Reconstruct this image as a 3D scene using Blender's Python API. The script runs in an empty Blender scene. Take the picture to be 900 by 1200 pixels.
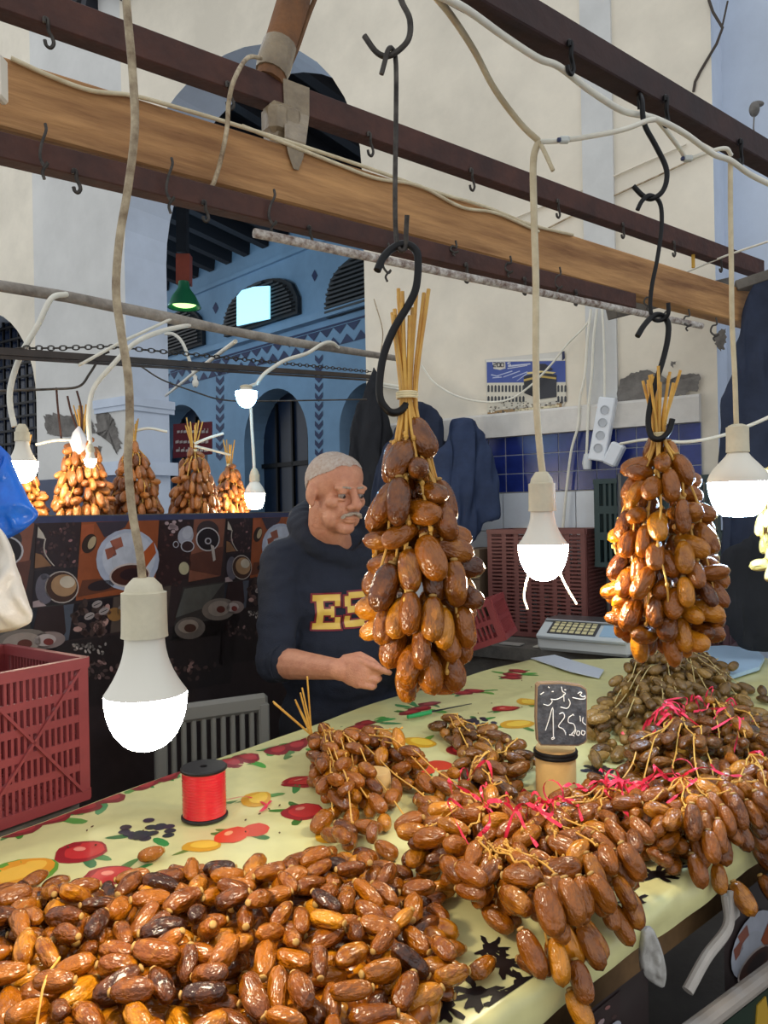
import bpy, bmesh, math, random
import numpy as np
from mathutils import Vector, Matrix, noise
from mathutils.bvhtree import BVHTree
R_ = random.Random(7)
scn = bpy.context.scene
COL = scn.collection
pi = math.pi
V = Vector

def srgb(c):
    out = []
    for x in c[:3]:
        x = x / 255.0
        out.append(x / 12.92 if x <= 0.04045 else ((x + 0.055) / 1.055) ** 2.4)
    return (out[0], out[1], out[2], 1.0)

# ------------------------------------------------------------------ camera
F = 900.0
ROLL = math.radians(1.1)
CAM = V((0, 0, 1.55))
CR = V((math.cos(ROLL), 0, -math.sin(ROLL)))
CU = V((math.sin(ROLL), 0, math.cos(ROLL)))
cd = bpy.data.cameras.new('camera')
cam = bpy.data.objects.new('camera', cd)
COL.objects.link(cam)
cd.sensor_fit = 'VERTICAL'; cd.sensor_height = 36.0; cd.lens = 36.0 * F / 1200.0
cd.clip_start = 0.02; cd.clip_end = 100
m3 = Matrix((CR, CU, -V((0, 1, 0)))).transposed()
cam.matrix_world = Matrix.Translation(CAM) @ m3.to_4x4()
scn.camera = cam

# ------------------------------------------------------------------ world and exposure
w = bpy.data.worlds.new('world'); scn.world = w; w.use_nodes = True
bg = w.node_tree.nodes['Background']
bg.inputs[0].default_value = (0.93, 0.97, 1.0, 1); bg.inputs[1].default_value = 0.95
scn.view_settings.view_transform = 'Standard'
scn.view_settings.look = 'None'
scn.view_settings.gamma = 1.0
scn.view_settings.exposure = 0.0
scn.view_settings.use_curve_mapping = False
BULB = 110.0

def ray(u, v):
    return V((0, 1, 0)) + CR * ((u - 450) / F) + CU * ((600 - v) / F)
def P(u, v, Y):
    return CAM + ray(u, v) * Y
class Plane:
    """vertical plane through p0 along horizontal direction d; coordinates (s, z)"""
    def __init__(s, p0, d):
        s.p0 = V((p0[0], p0[1], 0)); s.d = V((d[0], d[1], 0)).normalized()
        s.n = V((s.d.y, -s.d.x, 0))
        if s.n.dot(V((CAM.x, CAM.y, 0)) - s.p0) < 0: s.n = -s.n      # towards the customer side
    def hit(s, u, v):
        r = ray(u, v)
        k = (s.p0 - CAM).dot(s.n) / r.dot(s.n)
        return CAM + r * k
    def sz(s, u, v):
        p = s.hit(u, v)
        return ((p - s.p0).dot(s.d), p.z)
    def at(s, a, z, off=0.0):
        p = s.p0 + s.d * a + s.n * off
        return V((p.x, p.y, z))
ZT = 1.0
def T(u, v, h=0.0):
    r = ray(u, v); k = (ZT + h - CAM.z) / r.z
    return CAM + r * k

# ------------------------------------------------------------------ materials
MATS = {}
def nodemat(name):
    m = bpy.data.materials.new(name); m.use_nodes = True
    nt = m.node_tree; b = nt.nodes['Principled BSDF']
    return m, nt, b
def mat(name, col, rough=0.6, metal=0.0, var=0.0, vscale=6.0, bump=0.0, bscale=40.0, col2=None, stretch=None, coat=0.0, emit=None, estr=0.0, spec=0.5, trans=0.0):
    if name in MATS: return MATS[name]
    m, nt, b = nodemat(name)
    L = nt.links.new
    b.inputs['Roughness'].default_value = rough
    b.inputs['Metallic'].default_value = metal
    b.inputs['Specular IOR Level'].default_value = spec
    b.inputs['Coat Weight'].default_value = coat
    b.inputs['Coat Roughness'].default_value = 0.1
    b.inputs['Transmission Weight'].default_value = trans
    c = srgb(col)
    b.inputs['Base Color'].default_value = c
    if emit:
        b.inputs['Emission Color'].default_value = srgb(emit); b.inputs['Emission Strength'].default_value = estr
    if var or col2 or bump:
        tc = nt.nodes.new('ShaderNodeTexCoord'); mp = nt.nodes.new('ShaderNodeMapping')
        L(tc.outputs['Object'], mp.inputs[0])
        if stretch: mp.inputs['Scale'].default_value = stretch
    if var or col2:
        n = nt.nodes.new('ShaderNodeTexNoise'); n.inputs['Scale'].default_value = vscale; n.inputs['Detail'].default_value = 6
        n.inputs['Roughness'].default_value = 0.65
        L(mp.outputs[0], n.inputs['Vector'])
        cr = nt.nodes.new('ShaderNodeValToRGB')
        cr.color_ramp.elements[0].position = 0.33; cr.color_ramp.elements[1].position = 0.67
        if col2:
            a_, b_ = c, srgb(col2)
        else:
            a_ = tuple(x * (1 - var) for x in c[:3]) + (1,); b_ = tuple(min(1, x * (1 + var)) for x in c[:3]) + (1,)
        cr.color_ramp.elements[0].color = a_; cr.color_ramp.elements[1].color = b_
        L(n.outputs[0], cr.inputs[0]); L(cr.outputs[0], b.inputs['Base Color'])
    if bump:
        n2 = nt.nodes.new('ShaderNodeTexNoise'); n2.inputs['Scale'].default_value = bscale; n2.inputs['Detail'].default_value = 5
        L(mp.outputs[0], n2.inputs['Vector'])
        bp = nt.nodes.new('ShaderNodeBump'); bp.inputs['Strength'].default_value = bump; bp.inputs['Distance'].default_value = 0.01
        L(n2.outputs[0], bp.inputs['Height']); L(bp.outputs[0], b.inputs['Normal'])
    MATS[name] = m
    return m
def printmat(name, rough=0.4, bump=0.15, bscale=25.0, coat=0.0, var=0.12, vscale=30.0):
    """flat print: the mesh carries the ink colours in the colour attribute 'ink'"""
    m, nt, b = nodemat(name); L = nt.links.new
    at = nt.nodes.new('ShaderNodeAttribute'); at.attribute_name = 'ink'
    n = nt.nodes.new('ShaderNodeTexNoise'); n.inputs['Scale'].default_value = vscale; n.inputs['Detail'].default_value = 4
    tc = nt.nodes.new('ShaderNodeTexCoord'); L(tc.outputs['Object'], n.inputs['Vector'])
    mr = nt.nodes.new('ShaderNodeMapRange'); mr.inputs[1].default_value = 0.3; mr.inputs[2].default_value = 0.7
    mr.inputs[3].default_value = 1 - var; mr.inputs[4].default_value = 1 + var
    L(n.outputs[0], mr.inputs[0])
    mx = nt.nodes.new('ShaderNodeVectorMath'); mx.operation = 'SCALE'
    L(at.outputs['Color'], mx.inputs[0]); L(mr.outputs[0], mx.inputs['Scale'])
    L(mx.outputs[0], b.inputs['Base Color'])
    b.inputs['Roughness'].default_value = rough; b.inputs['Coat Weight'].default_value = coat
    if bump:
        n2 = nt.nodes.new('ShaderNodeTexNoise'); n2.inputs['Scale'].default_value = bscale
        L(tc.outputs['Object'], n2.inputs['Vector'])
        bp = nt.nodes.new('ShaderNodeBump'); bp.inputs['Strength'].default_value = bump; bp.inputs['Distance'].default_value = 0.01
        L(n2.outputs[0], bp.inputs['Height']); L(bp.outputs[0], b.inputs['Normal'])
    MATS[name] = m
    return m
def datemat(name, stops, rough=0.24, island=False, sheen=0.0):
    m, nt, b = nodemat(name); L = nt.links.new
    if island:
        g = nt.nodes.new('ShaderNodeNewGeometry'); rnd = g.outputs['Random Per Island']
    else:
        g = nt.nodes.new('ShaderNodeObjectInfo'); rnd = g.outputs['Random']
    tc = nt.nodes.new('ShaderNodeTexCoord')
    n = nt.nodes.new('ShaderNodeTexNoise'); n.noise_dimensions = '4D'; n.inputs['Scale'].default_value = 90 if island else 3.6; n.inputs['Detail'].default_value = 3
    L(tc.outputs['Object'], n.inputs['Vector'])
    mw = nt.nodes.new('ShaderNodeMath'); mw.operation = 'MULTIPLY'; mw.inputs[1].default_value = 37.0
    L(rnd, mw.inputs[0]); L(mw.outputs[0], n.inputs['W'])
    ma = nt.nodes.new('ShaderNodeMath'); ma.operation = 'MULTIPLY_ADD'; ma.inputs[1].default_value = 0.7; ma.inputs[2].default_value = -0.35
    L(n.outputs[0], ma.inputs[0])
    ad = nt.nodes.new('ShaderNodeMath'); ad.operation = 'ADD'; ad.use_clamp = True
    L(ma.outputs[0], ad.inputs[0]); L(rnd, ad.inputs[1])
    cr = nt.nodes.new('ShaderNodeValToRGB')
    el = cr.color_ramp.elements
    while len(el) < len(stops): el.new(0.5)
    for i, c in enumerate(stops):
        el[i].position = i / (len(stops) - 1); el[i].color = srgb(c)
    L(ad.outputs[0], cr.inputs[0]); L(cr.outputs[0], b.inputs['Base Color'])
    b.inputs['Roughness'].default_value = rough
    b.inputs['Coat Weight'].default_value = 0.3; b.inputs['Coat Roughness'].default_value = 0.08
    wv = nt.nodes.new('ShaderNodeTexNoise'); wv.noise_dimensions = '4D'; wv.inputs['Scale'].default_value = 150 if island else 5.0; wv.inputs['Detail'].default_value = 3
    mp = nt.nodes.new('ShaderNodeMapping'); mp.inputs['Scale'].default_value = (1, 1, 0.55)
    L(tc.outputs['Object'], mp.inputs[0]); L(mp.outputs[0], wv.inputs['Vector']); L(mw.outputs[0], wv.inputs['W'])
    bp = nt.nodes.new('ShaderNodeBump'); bp.inputs['Strength'].default_value = 0.32; bp.inputs['Distance'].default_value = 0.003 if island else 0.06
    L(wv.outputs[0], bp.inputs['Height']); L(bp.outputs[0], b.inputs['Normal'])
    MATS[name] = m
    return m

# ------------------------------------------------------------------ mesh building
ORG = {}
def frame(z, x=None):
    z = V(z).normalized()
    a = V(x) if x is not None else (V((0, 0, 1)) if abs(z.z) < 0.9 else V((1, 0, 0)))
    x_ = (a - z * a.dot(z)).normalized()
    y_ = z.cross(x_)
    return x_, y_, z
def catmull(pts, n=6):
    p = [V(q) for q in pts]
    if len(p) < 3: return p
    p = [p[0] * 2 - p[1]] + p + [p[-1] * 2 - p[-2]]
    out = []
    for i in range(1, len(p) - 2):
        for k in range(n):
            t = k / n
            a, b, c, d = p[i - 1], p[i], p[i + 1], p[i + 2]
            out.append(0.5 * ((2 * b) + (c - a) * t + (2 * a - 5 * b + 4 * c - d) * t * t + (3 * b - a - 3 * c + d) * t ** 3))
    out.append(p[-2])
    return out
class MB:
    def __init__(s): s.v = []; s.f = []; s.m = []; s.c = []; s.hascol = False
    def add(s, vs, fs, m=0, col=None):
        b = len(s.v); s.v.extend(V(q) for q in vs)
        for f in fs:
            s.f.append(tuple(b + i for i in f)); s.m.append(m); s.c.append(col)
        if col is not None: s.hascol = True
        return s
    def box(s, c, size, ax=None, m=0, col=None, ch=0.0):
        c = V(c); hx, hy, hz = size[0] / 2, size[1] / 2, size[2] / 2
        X, Y, Z = ax if ax else (V((1, 0, 0)), V((0, 1, 0)), V((0, 0, 1)))
        if ch <= 0:
            vs = [c + X * hx * a + Y * hy * b + Z * hz * d for d in (-1, 1) for b in (-1, 1) for a in (-1, 1)]
            return s.add(vs, [(0, 2, 3, 1), (4, 5, 7, 6), (0, 1, 5, 4), (2, 6, 7, 3), (0, 4, 6, 2), (1, 3, 7, 5)], m, col)
        vs = []; idx = {}
        for d in (-1, 1):
            for b in (-1, 1):
                for a in (-1, 1):
                    for k in range(3):
                        q = [hx, hy, hz]; 
                        for j in range(3):
                            if j != k: q[j] -= ch
                        idx[(a, b, d, k)] = len(vs)
                        vs.append(c + X * q[0] * a + Y * q[1] * b + Z * q[2] * d)
        fs = []
        sg = (-1, 1)
        for k in range(3):
            for e in sg:
                o = [j for j in range(3) if j != k]
                loop = []
                for (p, q) in ((-1, -1), (1, -1), (1, 1), (-1, 1)):
                    t = [0, 0, 0]; t[k] = e; t[o[0]] = p; t[o[1]] = q
                    loop.append(idx[(t[0], t[1], t[2], k)])
                if (e == 1) == (k == 1): loop.reverse()
                fs.append(tuple(loop))
        for k in range(3):     # edges along axis k
            o = [j for j in range(3) if j != k]
            for p in sg:
                for q in sg:
                    def I(e, kk):
                        t = [0, 0, 0]; t[k] = e; t[o[0]] = p; t[o[1]] = q
                        return idx[(t[0], t[1], t[2], kk)]
                    fs.append((I(-1, o[0]), I(1, o[0]), I(1, o[1]), I(-1, o[1])))
        for d in sg:
            for b in sg:
                for a in sg:
                    fs.append((idx[(a, b, d, 0)], idx[(a, b, d, 1)], idx[(a, b, d, 2)]))
        return s.add(vs, fs, m, col)
    def bar(s, a, b, wd, ht, up=(0, 0, 1), m=0, col=None, ch=0.0):
        a, b = V(a), V(b); d = b - a; L = d.length; d = d / L
        u = V(up); u = (u - d * u.dot(d)).normalized(); sd = d.cross(u)
        return s.box((a + b) / 2, (L, wd, ht), (d, sd, u), m, col, ch)
    def tube(s, pts, r, seg=8, m=0, col=None, cap=True):
        pts = [V(q) for q in pts]; n = len(pts)
        rs = r if isinstance(r, (list, tuple)) else [r] * n
        d0 = (pts[1] - pts[0]).normalized(); x, y, _ = frame(d0)
        vs = []; fs = []
        for i, p in enumerate(pts):
            d = (pts[min(i + 1, n - 1)] - pts[max(i - 1, 0)])
            if d.length < 1e-9: d = V((0, 0, 1))
            d.normalize()
            x = (x - d * x.dot(d)); 
            if x.length < 1e-6: x = frame(d)[0]
            x.normalize(); y = d.cross(x)
            for k in range(seg):
                a = 2 * pi * k / seg
                vs.append(p + (x * math.cos(a) + y * math.sin(a)) * rs[i])
        for i in range(n - 1):
            for k in range(seg):
                k2 = (k + 1) % seg
                fs.append((i * seg + k, i * seg + k2, (i + 1) * seg + k2, (i + 1) * seg + k))
        if cap:
            fs.append(tuple(range(seg - 1, -1, -1))); fs.append(tuple((n - 1) * seg + k for k in range(seg)))
        return s.add(vs, fs, m, col)
    def lathe(s, prof, o, ax=None, seg=24, m=0, col=None):
        o = V(o); X, Y, Z = ax if ax else (V((1, 0, 0)), V((0, 1, 0)), V((0, 0, 1)))
        vs = []; fs = []; rows = []
        for (r, z) in prof:
            if r < 1e-6:
                rows.append([len(vs)]); vs.append(o + Z * z)
            else:
                rows.append(list(range(len(vs), len(vs) + seg)))
                for k in range(seg):
                    a = 2 * pi * k / seg
                    vs.append(o + X * math.cos(a) * r + Y * math.sin(a) * r + Z * z)
        for i in range(len(rows) - 1):
            A, B = rows[i], rows[i + 1]
            for k in range(seg):
                k2 = (k + 1) % seg
                if len(A) == 1 and len(B) == 1: continue
                if len(A) == 1: fs.append((A[0], B[k2], B[k]))
                elif len(B) == 1: fs.append((A[k], A[k2], B[0]))
                else: fs.append((A[k], A[k2], B[k2], B[k]))
        return s.add(vs, fs, m, col)
    def ell(s, c, rad, ax=None, nu=16, nv=10, m=0, col=None):
        prof = [(math.sin(pi * i / nv), -math.cos(pi * i / nv)) for i in range(nv + 1)]
        prof[0] = (0, -1); prof[-1] = (0, 1)
        X, Y, Z = ax if ax else (V((1, 0, 0)), V((0, 1, 0)), V((0, 0, 1)))
        return s.lathe(prof, c, (X * rad[0], Y * rad[1], Z * rad[2]), nu, m, col)
    def poly(s, pts, m=0, col=None):
        return s.add(pts, [tuple(range(len(pts)))], m, col)
    def prism(s, pts, off, m=0, col=None):
        n = len(pts); off = V(off)
        vs = [V(p) for p in pts] + [V(p) + off for p in pts]
        fs = [tuple(range(n - 1, -1, -1)), tuple(range(n, 2 * n))] + [(i, (i + 1) % n, n + (i + 1) % n, n + i) for i in range(n)]
        return s.add(vs, fs, m, col)
    def strip(s, pts, wd, m=0, col=None, up=None):
        pts = [V(p) for p in pts]; n = len(pts); vs = []
        for i, p in enumerate(pts):
            d = (pts[min(i + 1, n - 1)] - pts[max(i - 1, 0)]).normalized()
            u = V(up) if up is not None else V((math.sin(i * 0.6), math.cos(i * 0.6), 0.7))
            sd = d.cross(u)
            if sd.length < 1e-4: sd = V((1, 0, 0))
            sd = sd.normalized() * wd / 2
            vs += [p - sd, p + sd]
        return s.add(vs, [(2 * i, 2 * i + 1, 2 * i + 3, 2 * i + 2) for i in range(n - 1)], m, col)
    def mesh(s, name, off):
        me = bpy.data.meshes.new(name)
        me.from_pydata([tuple(q - off) for q in s.v], [], s.f)
        if any(s.m): me.polygons.foreach_set('material_index', s.m)
        if s.hascol:
            ca = me.color_attributes.new('ink', 'FLOAT_COLOR', 'CORNER')
            arr = np.empty((len(me.loops), 4), np.float32); k = 0
            for f, c in zip(s.f, s.c):
                cc = srgb(c) if c is not None else (0.5, 0.5, 0.5, 1)
                arr[k:k + len(f)] = cc; k += len(f)
            ca.data.foreach_set('color', arr.ravel())
        return me
    def build(s, name, mats, parent=None, smooth=None, org=None):
        if parent is not None: off = ORG[parent.name]
        elif org is not None: off = V(org)
        else:
            a = np.array([tuple(q) for q in s.v]); lo, hi = a.min(0), a.max(0)
            off = V(((lo[0] + hi[0]) / 2, (lo[1] + hi[1]) / 2, lo[2]))
        me = s.mesh(name, off)
        for mm in (mats if isinstance(mats, (list, tuple)) else [mats]): me.materials.append(mm)
        bm = bmesh.new(); bm.from_mesh(me); bmesh.ops.recalc_face_normals(bm, faces=bm.faces); bm.to_mesh(me); bm.free()
        if smooth:
            me.polygons.foreach_set('use_smooth', [True] * len(me.polygons))
            if smooth is not True: me.set_sharp_from_angle(angle=math.radians(smooth))
        o = bpy.data.objects.new(name, me); COL.objects.link(o)
        if parent is not None: o.parent = parent
        else: o.location = off
        ORG[o.name] = off
        return o
def tag(o, label=None, cat=None, group=None, kind=None):
    if label: o['label'] = label
    if cat: o['category'] = cat
    if group: o['group'] = group
    if kind: o['kind'] = kind
    return o
def thing(name, label, cat, loc, group=None):
    o = bpy.data.objects.new(name, None); COL.objects.link(o); o.location = loc
    o.empty_display_size = 0.05
    ORG[o.name] = V(loc)
    return tag(o, label, cat, group)
def obj(name, me, parent, loc, rot=None, sc=None):
    o = bpy.data.objects.new(name, me); COL.objects.link(o)
    if parent is not None: o.parent = parent; loc = V(loc) - ORG[parent.name]
    M = Matrix.Translation(loc)
    if rot is not None: M = M @ rot.to_4x4()
    if sc is not None: M = M @ Matrix.Diagonal((sc[0], sc[1], sc[2], 1))
    o.matrix_local = M
    ORG[o.name] = V(loc)
    return o

# ------------------------------------------------------------------ shared materials
M_plaster = mat('plaster_warm', (224, 215, 198), 0.85, var=0.13, vscale=1.5, bump=0.25, bscale=9)
M_plaster_blue = mat('plaster_cool', (196, 206, 222), 0.85, var=0.08, vscale=2.5, bump=0.2, bscale=9)
M_raw = mat('bare_render', (112, 108, 104), 0.95, var=0.3, vscale=14, bump=0.5, bscale=40)
M_rust = mat('rusty_steel', (84, 50, 40), 0.75, 0.1, col2=(58, 36, 32), vscale=9, bump=0.25, bscale=60)
M_black = mat('black_steel', (30, 29, 30), 0.45, 0.6, var=0.2)
M_hook = mat('weathered_hook', (40, 36, 34), 0.55, 0.6, col2=(92, 86, 80), vscale=40)
M_cord = mat('white_cable', (226, 222, 208), 0.5, var=0.08, vscale=20)
M_cord_old = mat('grimy_cable', (112, 88, 62), 0.6, col2=(200, 182, 150), vscale=36, bump=.3, bscale=60)
M_cord_cream = mat('cream_cable', (214, 200, 168), 0.55, col2=(186, 168, 134), vscale=24)
M_navy = mat('navy_fabric', (24, 28, 40), 0.9, var=0.2, vscale=10, bump=0.15, bscale=120)
M_dark = mat('dark_cloth', (28, 30, 36), 0.95, var=0.25, vscale=5, bump=0.2, bscale=30)
M_stalk = mat('palm_stalk', (226, 178, 84), 0.5, col2=(196, 140, 58), vscale=30)
M_stalk_pale = mat('pale_stalk', (214, 196, 140), 0.5, col2=(190, 160, 96), vscale=30)
M_ribbon = mat('pink_ribbon', (232, 52, 84), 0.28, var=0.12, vscale=20)
M_socket = mat('cream_socket', (206, 196, 170), 0.5, var=0.12, vscale=18, bump=0.1)
M_bulbbody = mat('bulb_plastic', (226, 220, 206), 0.4)
M_redcrate = mat('red_plastic', (134, 54, 56), 0.45, var=0.12, vscale=8)
M_greencrate = mat('dark_green_plastic', (26, 52, 54), 0.45, var=0.15)
M_wood = mat('beam_wood', (176, 122, 66), 0.7, col2=(132, 84, 42), vscale=5, stretch=(1, 1, 1), bump=0.3, bscale=30)
M_greywood = mat('grey_wood', (112, 106, 98), 0.85, col2=(84, 78, 72), vscale=8, bump=0.3)
M_print = printmat('oilcloth_print', rough=0.35, bump=0.1, bscale=14)
M_paper = printmat('paper_print', rough=0.4, bump=0.0, var=0.03)
DS = dict(loose=[(52, 22, 6), (118, 60, 6), (164, 94, 8), (124, 62, 6), (202, 130, 22)],
          amber=[(84, 40, 6), (154, 86, 8), (124, 64, 6), (198, 126, 22)],
          brown=[(60, 32, 8), (120, 72, 14), (92, 50, 12), (156, 100, 26)],
          olive=[(80, 54, 26), (132, 98, 44), (104, 76, 36), (156, 120, 60)],
          dry=[(112, 62, 28), (160, 94, 40), (188, 118, 54)],
          pale=[(190, 170, 96), (206, 186, 120), (170, 146, 90)])
M_date = {k: datemat('date_' + k, s, rough=(0.42 if k in ('dry',) else 0.25)) for k, s in DS.items()}
M_date_heap = datemat('date_heap', DS['loose'], island=True)
M_calyx = mat('date_calyx', (176, 136, 72), 0.6)
# ================================================================== THE SETTING
WALL = Plane((0.69, 3.6), (-0.826, 0.563))        # back wall of the stall, s grows to the left/back
HALL = Plane((-1.04, 8.5), (-0.70, 0.714))        # far wall of the hall beyond the arch
PART = Plane((-0.92, 2.0), (0.495, 0.87))         # coffee print partition
WB = -WALL.n                                      # into the wall
def struct(o): o['kind'] = 'structure'; return o

fl = MB(); fl.box((0.5, 4.0, -0.05), (16, 18, 0.1))
struct(fl.build('floor', mat('concrete_floor', (96, 90, 84), 0.8, var=0.25, vscale=3, bump=0.3)))

def arch_wall(pl, s0, s1, z0, z1, arches, th, mb, tail=0):
    """front face of a wall with arched openings (sa, sb, zbottom, zspring) plus reveals of depth th"""
    xs = s0
    N = 20
    for ia, (a, b, zb, zs) in enumerate(sorted(arches)):
        mb.poly([pl.at(xs, z0), pl.at(a, z0), pl.at(a, z1), pl.at(xs, z1)], m=tail if ia else 0)
        r = (b - a) / 2; c = (a + b) / 2
        arc = [(c - r * math.cos(pi * k / N), zs + r * math.sin(pi * k / N)) for k in range(N + 1)]
        for k in range(N):
            (xa, za), (xb, zb2) = arc[k], arc[k + 1]
            mb.poly([pl.at(xa, za), pl.at(xb, zb2), pl.at(xb, z1), pl.at(xa, z1)])
        if zb > z0: mb.poly([pl.at(a, z0), pl.at(b, z0), pl.at(b, zb), pl.at(a, zb)])
        prof = [(a, zb)] + arc + [(b, zb)]
        for k in range(len(prof) - 1):
            (xa, za), (xb, zb2) = prof[k], prof[k + 1]
            mb.poly([pl.at(xa, za), pl.at(xb, zb2), pl.at(xb, zb2, -th), pl.at(xa, za, -th)], m=1)
        if zb > z0:
            mb.poly([pl.at(a, zb), pl.at(b, zb), pl.at(b, zb, -th), pl.at(a, zb, -th)], m=1)
        xs = b
    mb.poly([pl.at(xs, z0), pl.at(s1, z0), pl.at(s1, z1), pl.at(xs, z1)], m=tail)

sR = WALL.sz(838, 300)[0]
ARCH = (0.934, 2.945, 0.0, 3.36)
ARCH2 = (4.03, 5.63, 1.2, 2.45)
wb = MB()
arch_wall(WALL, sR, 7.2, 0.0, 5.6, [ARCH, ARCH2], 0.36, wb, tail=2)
# end return of the wall where it stops beside the cool grey recess
wb.poly([WALL.at(sR, 0), WALL.at(sR, 0, -0.5), WALL.at(sR, 5.6, -0.5), WALL.at(sR, 5.6)], m=1)
wall_back = struct(wb.build('wall_back', [M_plaster, M_plaster_blue, mat('plaster_pier_dim_light', (206, 205, 202), .85, var=.1, vscale=1.5, bump=.25, bscale=9)], org=(0, 3.6, 0)))  # left of the arch the duller light is put into a greyer plaster colour
# cool grey recess on the far right
rw = MB()
p0 = WALL.at(sR + 0.1, 0, -0.22); p1 = WALL.at(sR - 3.0, 0, -0.05)
rw.prism([p0, p1, p1 + V((0, 0, 5.6)), p0 + V((0, 0, 5.6))], WB * 0.2)
struct(rw.build('wall_right', M_plaster_blue, org=(2, 3, 0)))
# shallow pilaster at the change of plaster
sp0, sp1 = WALL.sz(722, 300)[0], WALL.sz(686, 300)[0]
pt = MB(); zt0 = WALL.sz(640, 480)[1]
pt.prism([WALL.at(sp0, zt0), WALL.at(sp1, zt0), WALL.at(sp1, 5.6), WALL.at(sp0, 5.6)], WALL.n * 0.018)
struct(pt.build('trim_1', mat('plaster_grey', (204, 204, 202), 0.9, var=0.1, vscale=3, bump=0.25, bscale=9)))
# projecting band (ledge) above the tiles
z_led1 = WALL.sz(640, 480)[1]; z_led0 = WALL.sz(640, 509)[1]
sl0, sl1 = WALL.sz(822, 480)[0], WALL.sz(432, 490)[0]
ld = MB()
ld.prism([WALL.at(sl0, z_led0), WALL.at(sl0, z_led0, 0.045), WALL.at(sl0, z_led1 - 0.012, 0.045), WALL.at(sl0, z_led1, 0.033), WALL.at(sl0, z_led1 + 0.004)], WALL.d * (sl1 - sl0))
struct(ld.build('trim_2', mat('ledge_plaster', (206, 202, 196), 0.85, var=0.12, vscale=5, bump=0.3, bscale=18)))
# blue wall tiles with pale grout, each tile a piece
tw = 0.088; ntile = int((sl1 - sl0) / tw); rows = 3
gr = MB(); zb_ = z_led0 - rows * tw
gr.prism([WALL.at(sl0, zb_, 0.003), WALL.at(sl1, zb_, 0.003), WALL.at(sl1, z_led0 - 0.0005, 0.003), WALL.at(sl0, z_led0 - 0.0005, 0.003)], WALL.n * 0.006)
grout = struct(gr.build('trim_3', mat('tile_grout', (178, 182, 192), 0.8)))
M_tile = mat('cobalt_tile', (30, 44, 112), 0.22, var=0.3, vscale=11)
for i in range(ntile):
    for j in range(rows):
        t = MB(); c = WALL.at(sl0 + (i + 0.5) * tw, z_led0 - (j + 0.5) * tw, 0.0115)
        t.box(c, (tw - 0.004, 0.005, tw - 0.004), (WALL.d, WALL.n, V((0, 0, 1))), ch=0.0012)
        t.build('tile', M_tile, grout)
# white tiles lower down
M_wtile = mat('white_tile', (204, 210, 218), 0.3, var=0.06, vscale=6)
gr = MB(); z2 = zb_ - 0.002
gr.prism([WALL.at(sl0, z2 - 0.72, 0.003), WALL.at(sl1, z2 - 0.72, 0.003), WALL.at(sl1, z2, 0.003), WALL.at(sl0, z2, 0.003)], WALL.n * 0.005)
grout2 = struct(gr.build('trim_4', mat('tile_grout_low', (150, 150, 152), 0.8)))
for i in range(int((sl1 - sl0) / 0.18)):
    for j in range(4):
        t = MB(); c = WALL.at(sl0 + (i + 0.5) * 0.18, z2 - (j + 0.5) * 0.18, 0.0105)
        t.box(c, (0.176, 0.005, 0.176), (WALL.d, WALL.n, V((0, 0, 1))), ch=0.0012)
        t.build('tile', M_wtile, grout2)
# plaster damage: patches of bare render standing 2 mm off the paint line
def blob_patch(pl, pts, off, mb):
    c = V((0, 0, 0))
    L = []
    n = len(pts)
    for i in range(n):
        (u0, v0), (u1, v1) = pts[i], pts[(i + 1) % n]
        for k in range(7):
            t = k / 7
            j = 4.5 * (noise.noise(V((u0 * 0.11 + t * 5, v0 * 0.13, i))))
            L.append((u0 + (u1 - u0) * t + j, v0 + (v1 - v0) * t + j * 0.8))
    pts3 = [pl.hit(u, v) + pl.n * off for u, v in L]
    for q in pts3: c += q
    c /= len(pts3)
    b = len(mb.v)
    mb.add([c] + pts3, [(0, i + 1, (i + 1) % len(pts3) + 1) for i in range(len(pts3))])
dm = MB()
blob_patch(WALL, [(728, 446), (742, 438), (760, 434), (775, 440), (790, 448), (806, 438), (822, 440), (820, 458), (800, 464), (770, 470), (740, 474), (722, 474)], 0.02, dm)
blob_patch(WALL, [(838, 392), (850, 384), (852, 402), (845, 412), (840, 405)], 0.004, dm)
blob_patch(WALL, [(786, 426), (794, 424), (790, 432)], 0.02, dm)
blob_patch(WALL, [(52, 488), (62, 483), (75, 487), (98, 485), (108, 492), (112, 505), (104, 518), (90, 512), (70, 512), (55, 508)], 0.004, dm)
blob_patch(WALL, [(114, 486), (119, 474), (126, 482), (134, 492), (138, 505), (142, 520), (138, 533), (130, 520), (120, 512), (113, 508)], 0.004, dm)
blob_patch(WALL, [(114, 524), (120, 523), (117, 532)], 0.004, dm)
pk = struct(dm.build('trim_5', M_raw, org=(0, 3.6, 0)))
# cracks and pipe marks
cr = MB()
def wline(pts, r, mb, off=0.004):
    mb.tube([WALL.hit(u, v) + WALL.n * off for u, v in pts], r, 5)
wline([(831, 0), (836, 15), (847, 33), (840, 52), (828, 72), (821, 84), (815, 96), (813, 108)], 0.006, cr)
wline([(853, 2), (847, 30)], 0.004, cr)
struct(cr.build('trim_6', mat('crack_line', (74, 66, 60), 0.95), org=(0, 3.6, 0)))
ck = MB()
ck.ell(P(884, 128, 3.05), (0.02, 0.02, 0.03)); ck.ell(P(888, 122, 3.05), (0.025, 0.015, 0.012))
ck.tube([P(884, 132, 3.05), P(883, 150, 3.04), P(885, 160, 3.03)], 0.003, 5)
tag(ck.build('anchor_stub', M_raw), 'dark broken anchor stub sticking out of the cool grey plaster', 'anchor')
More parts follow.
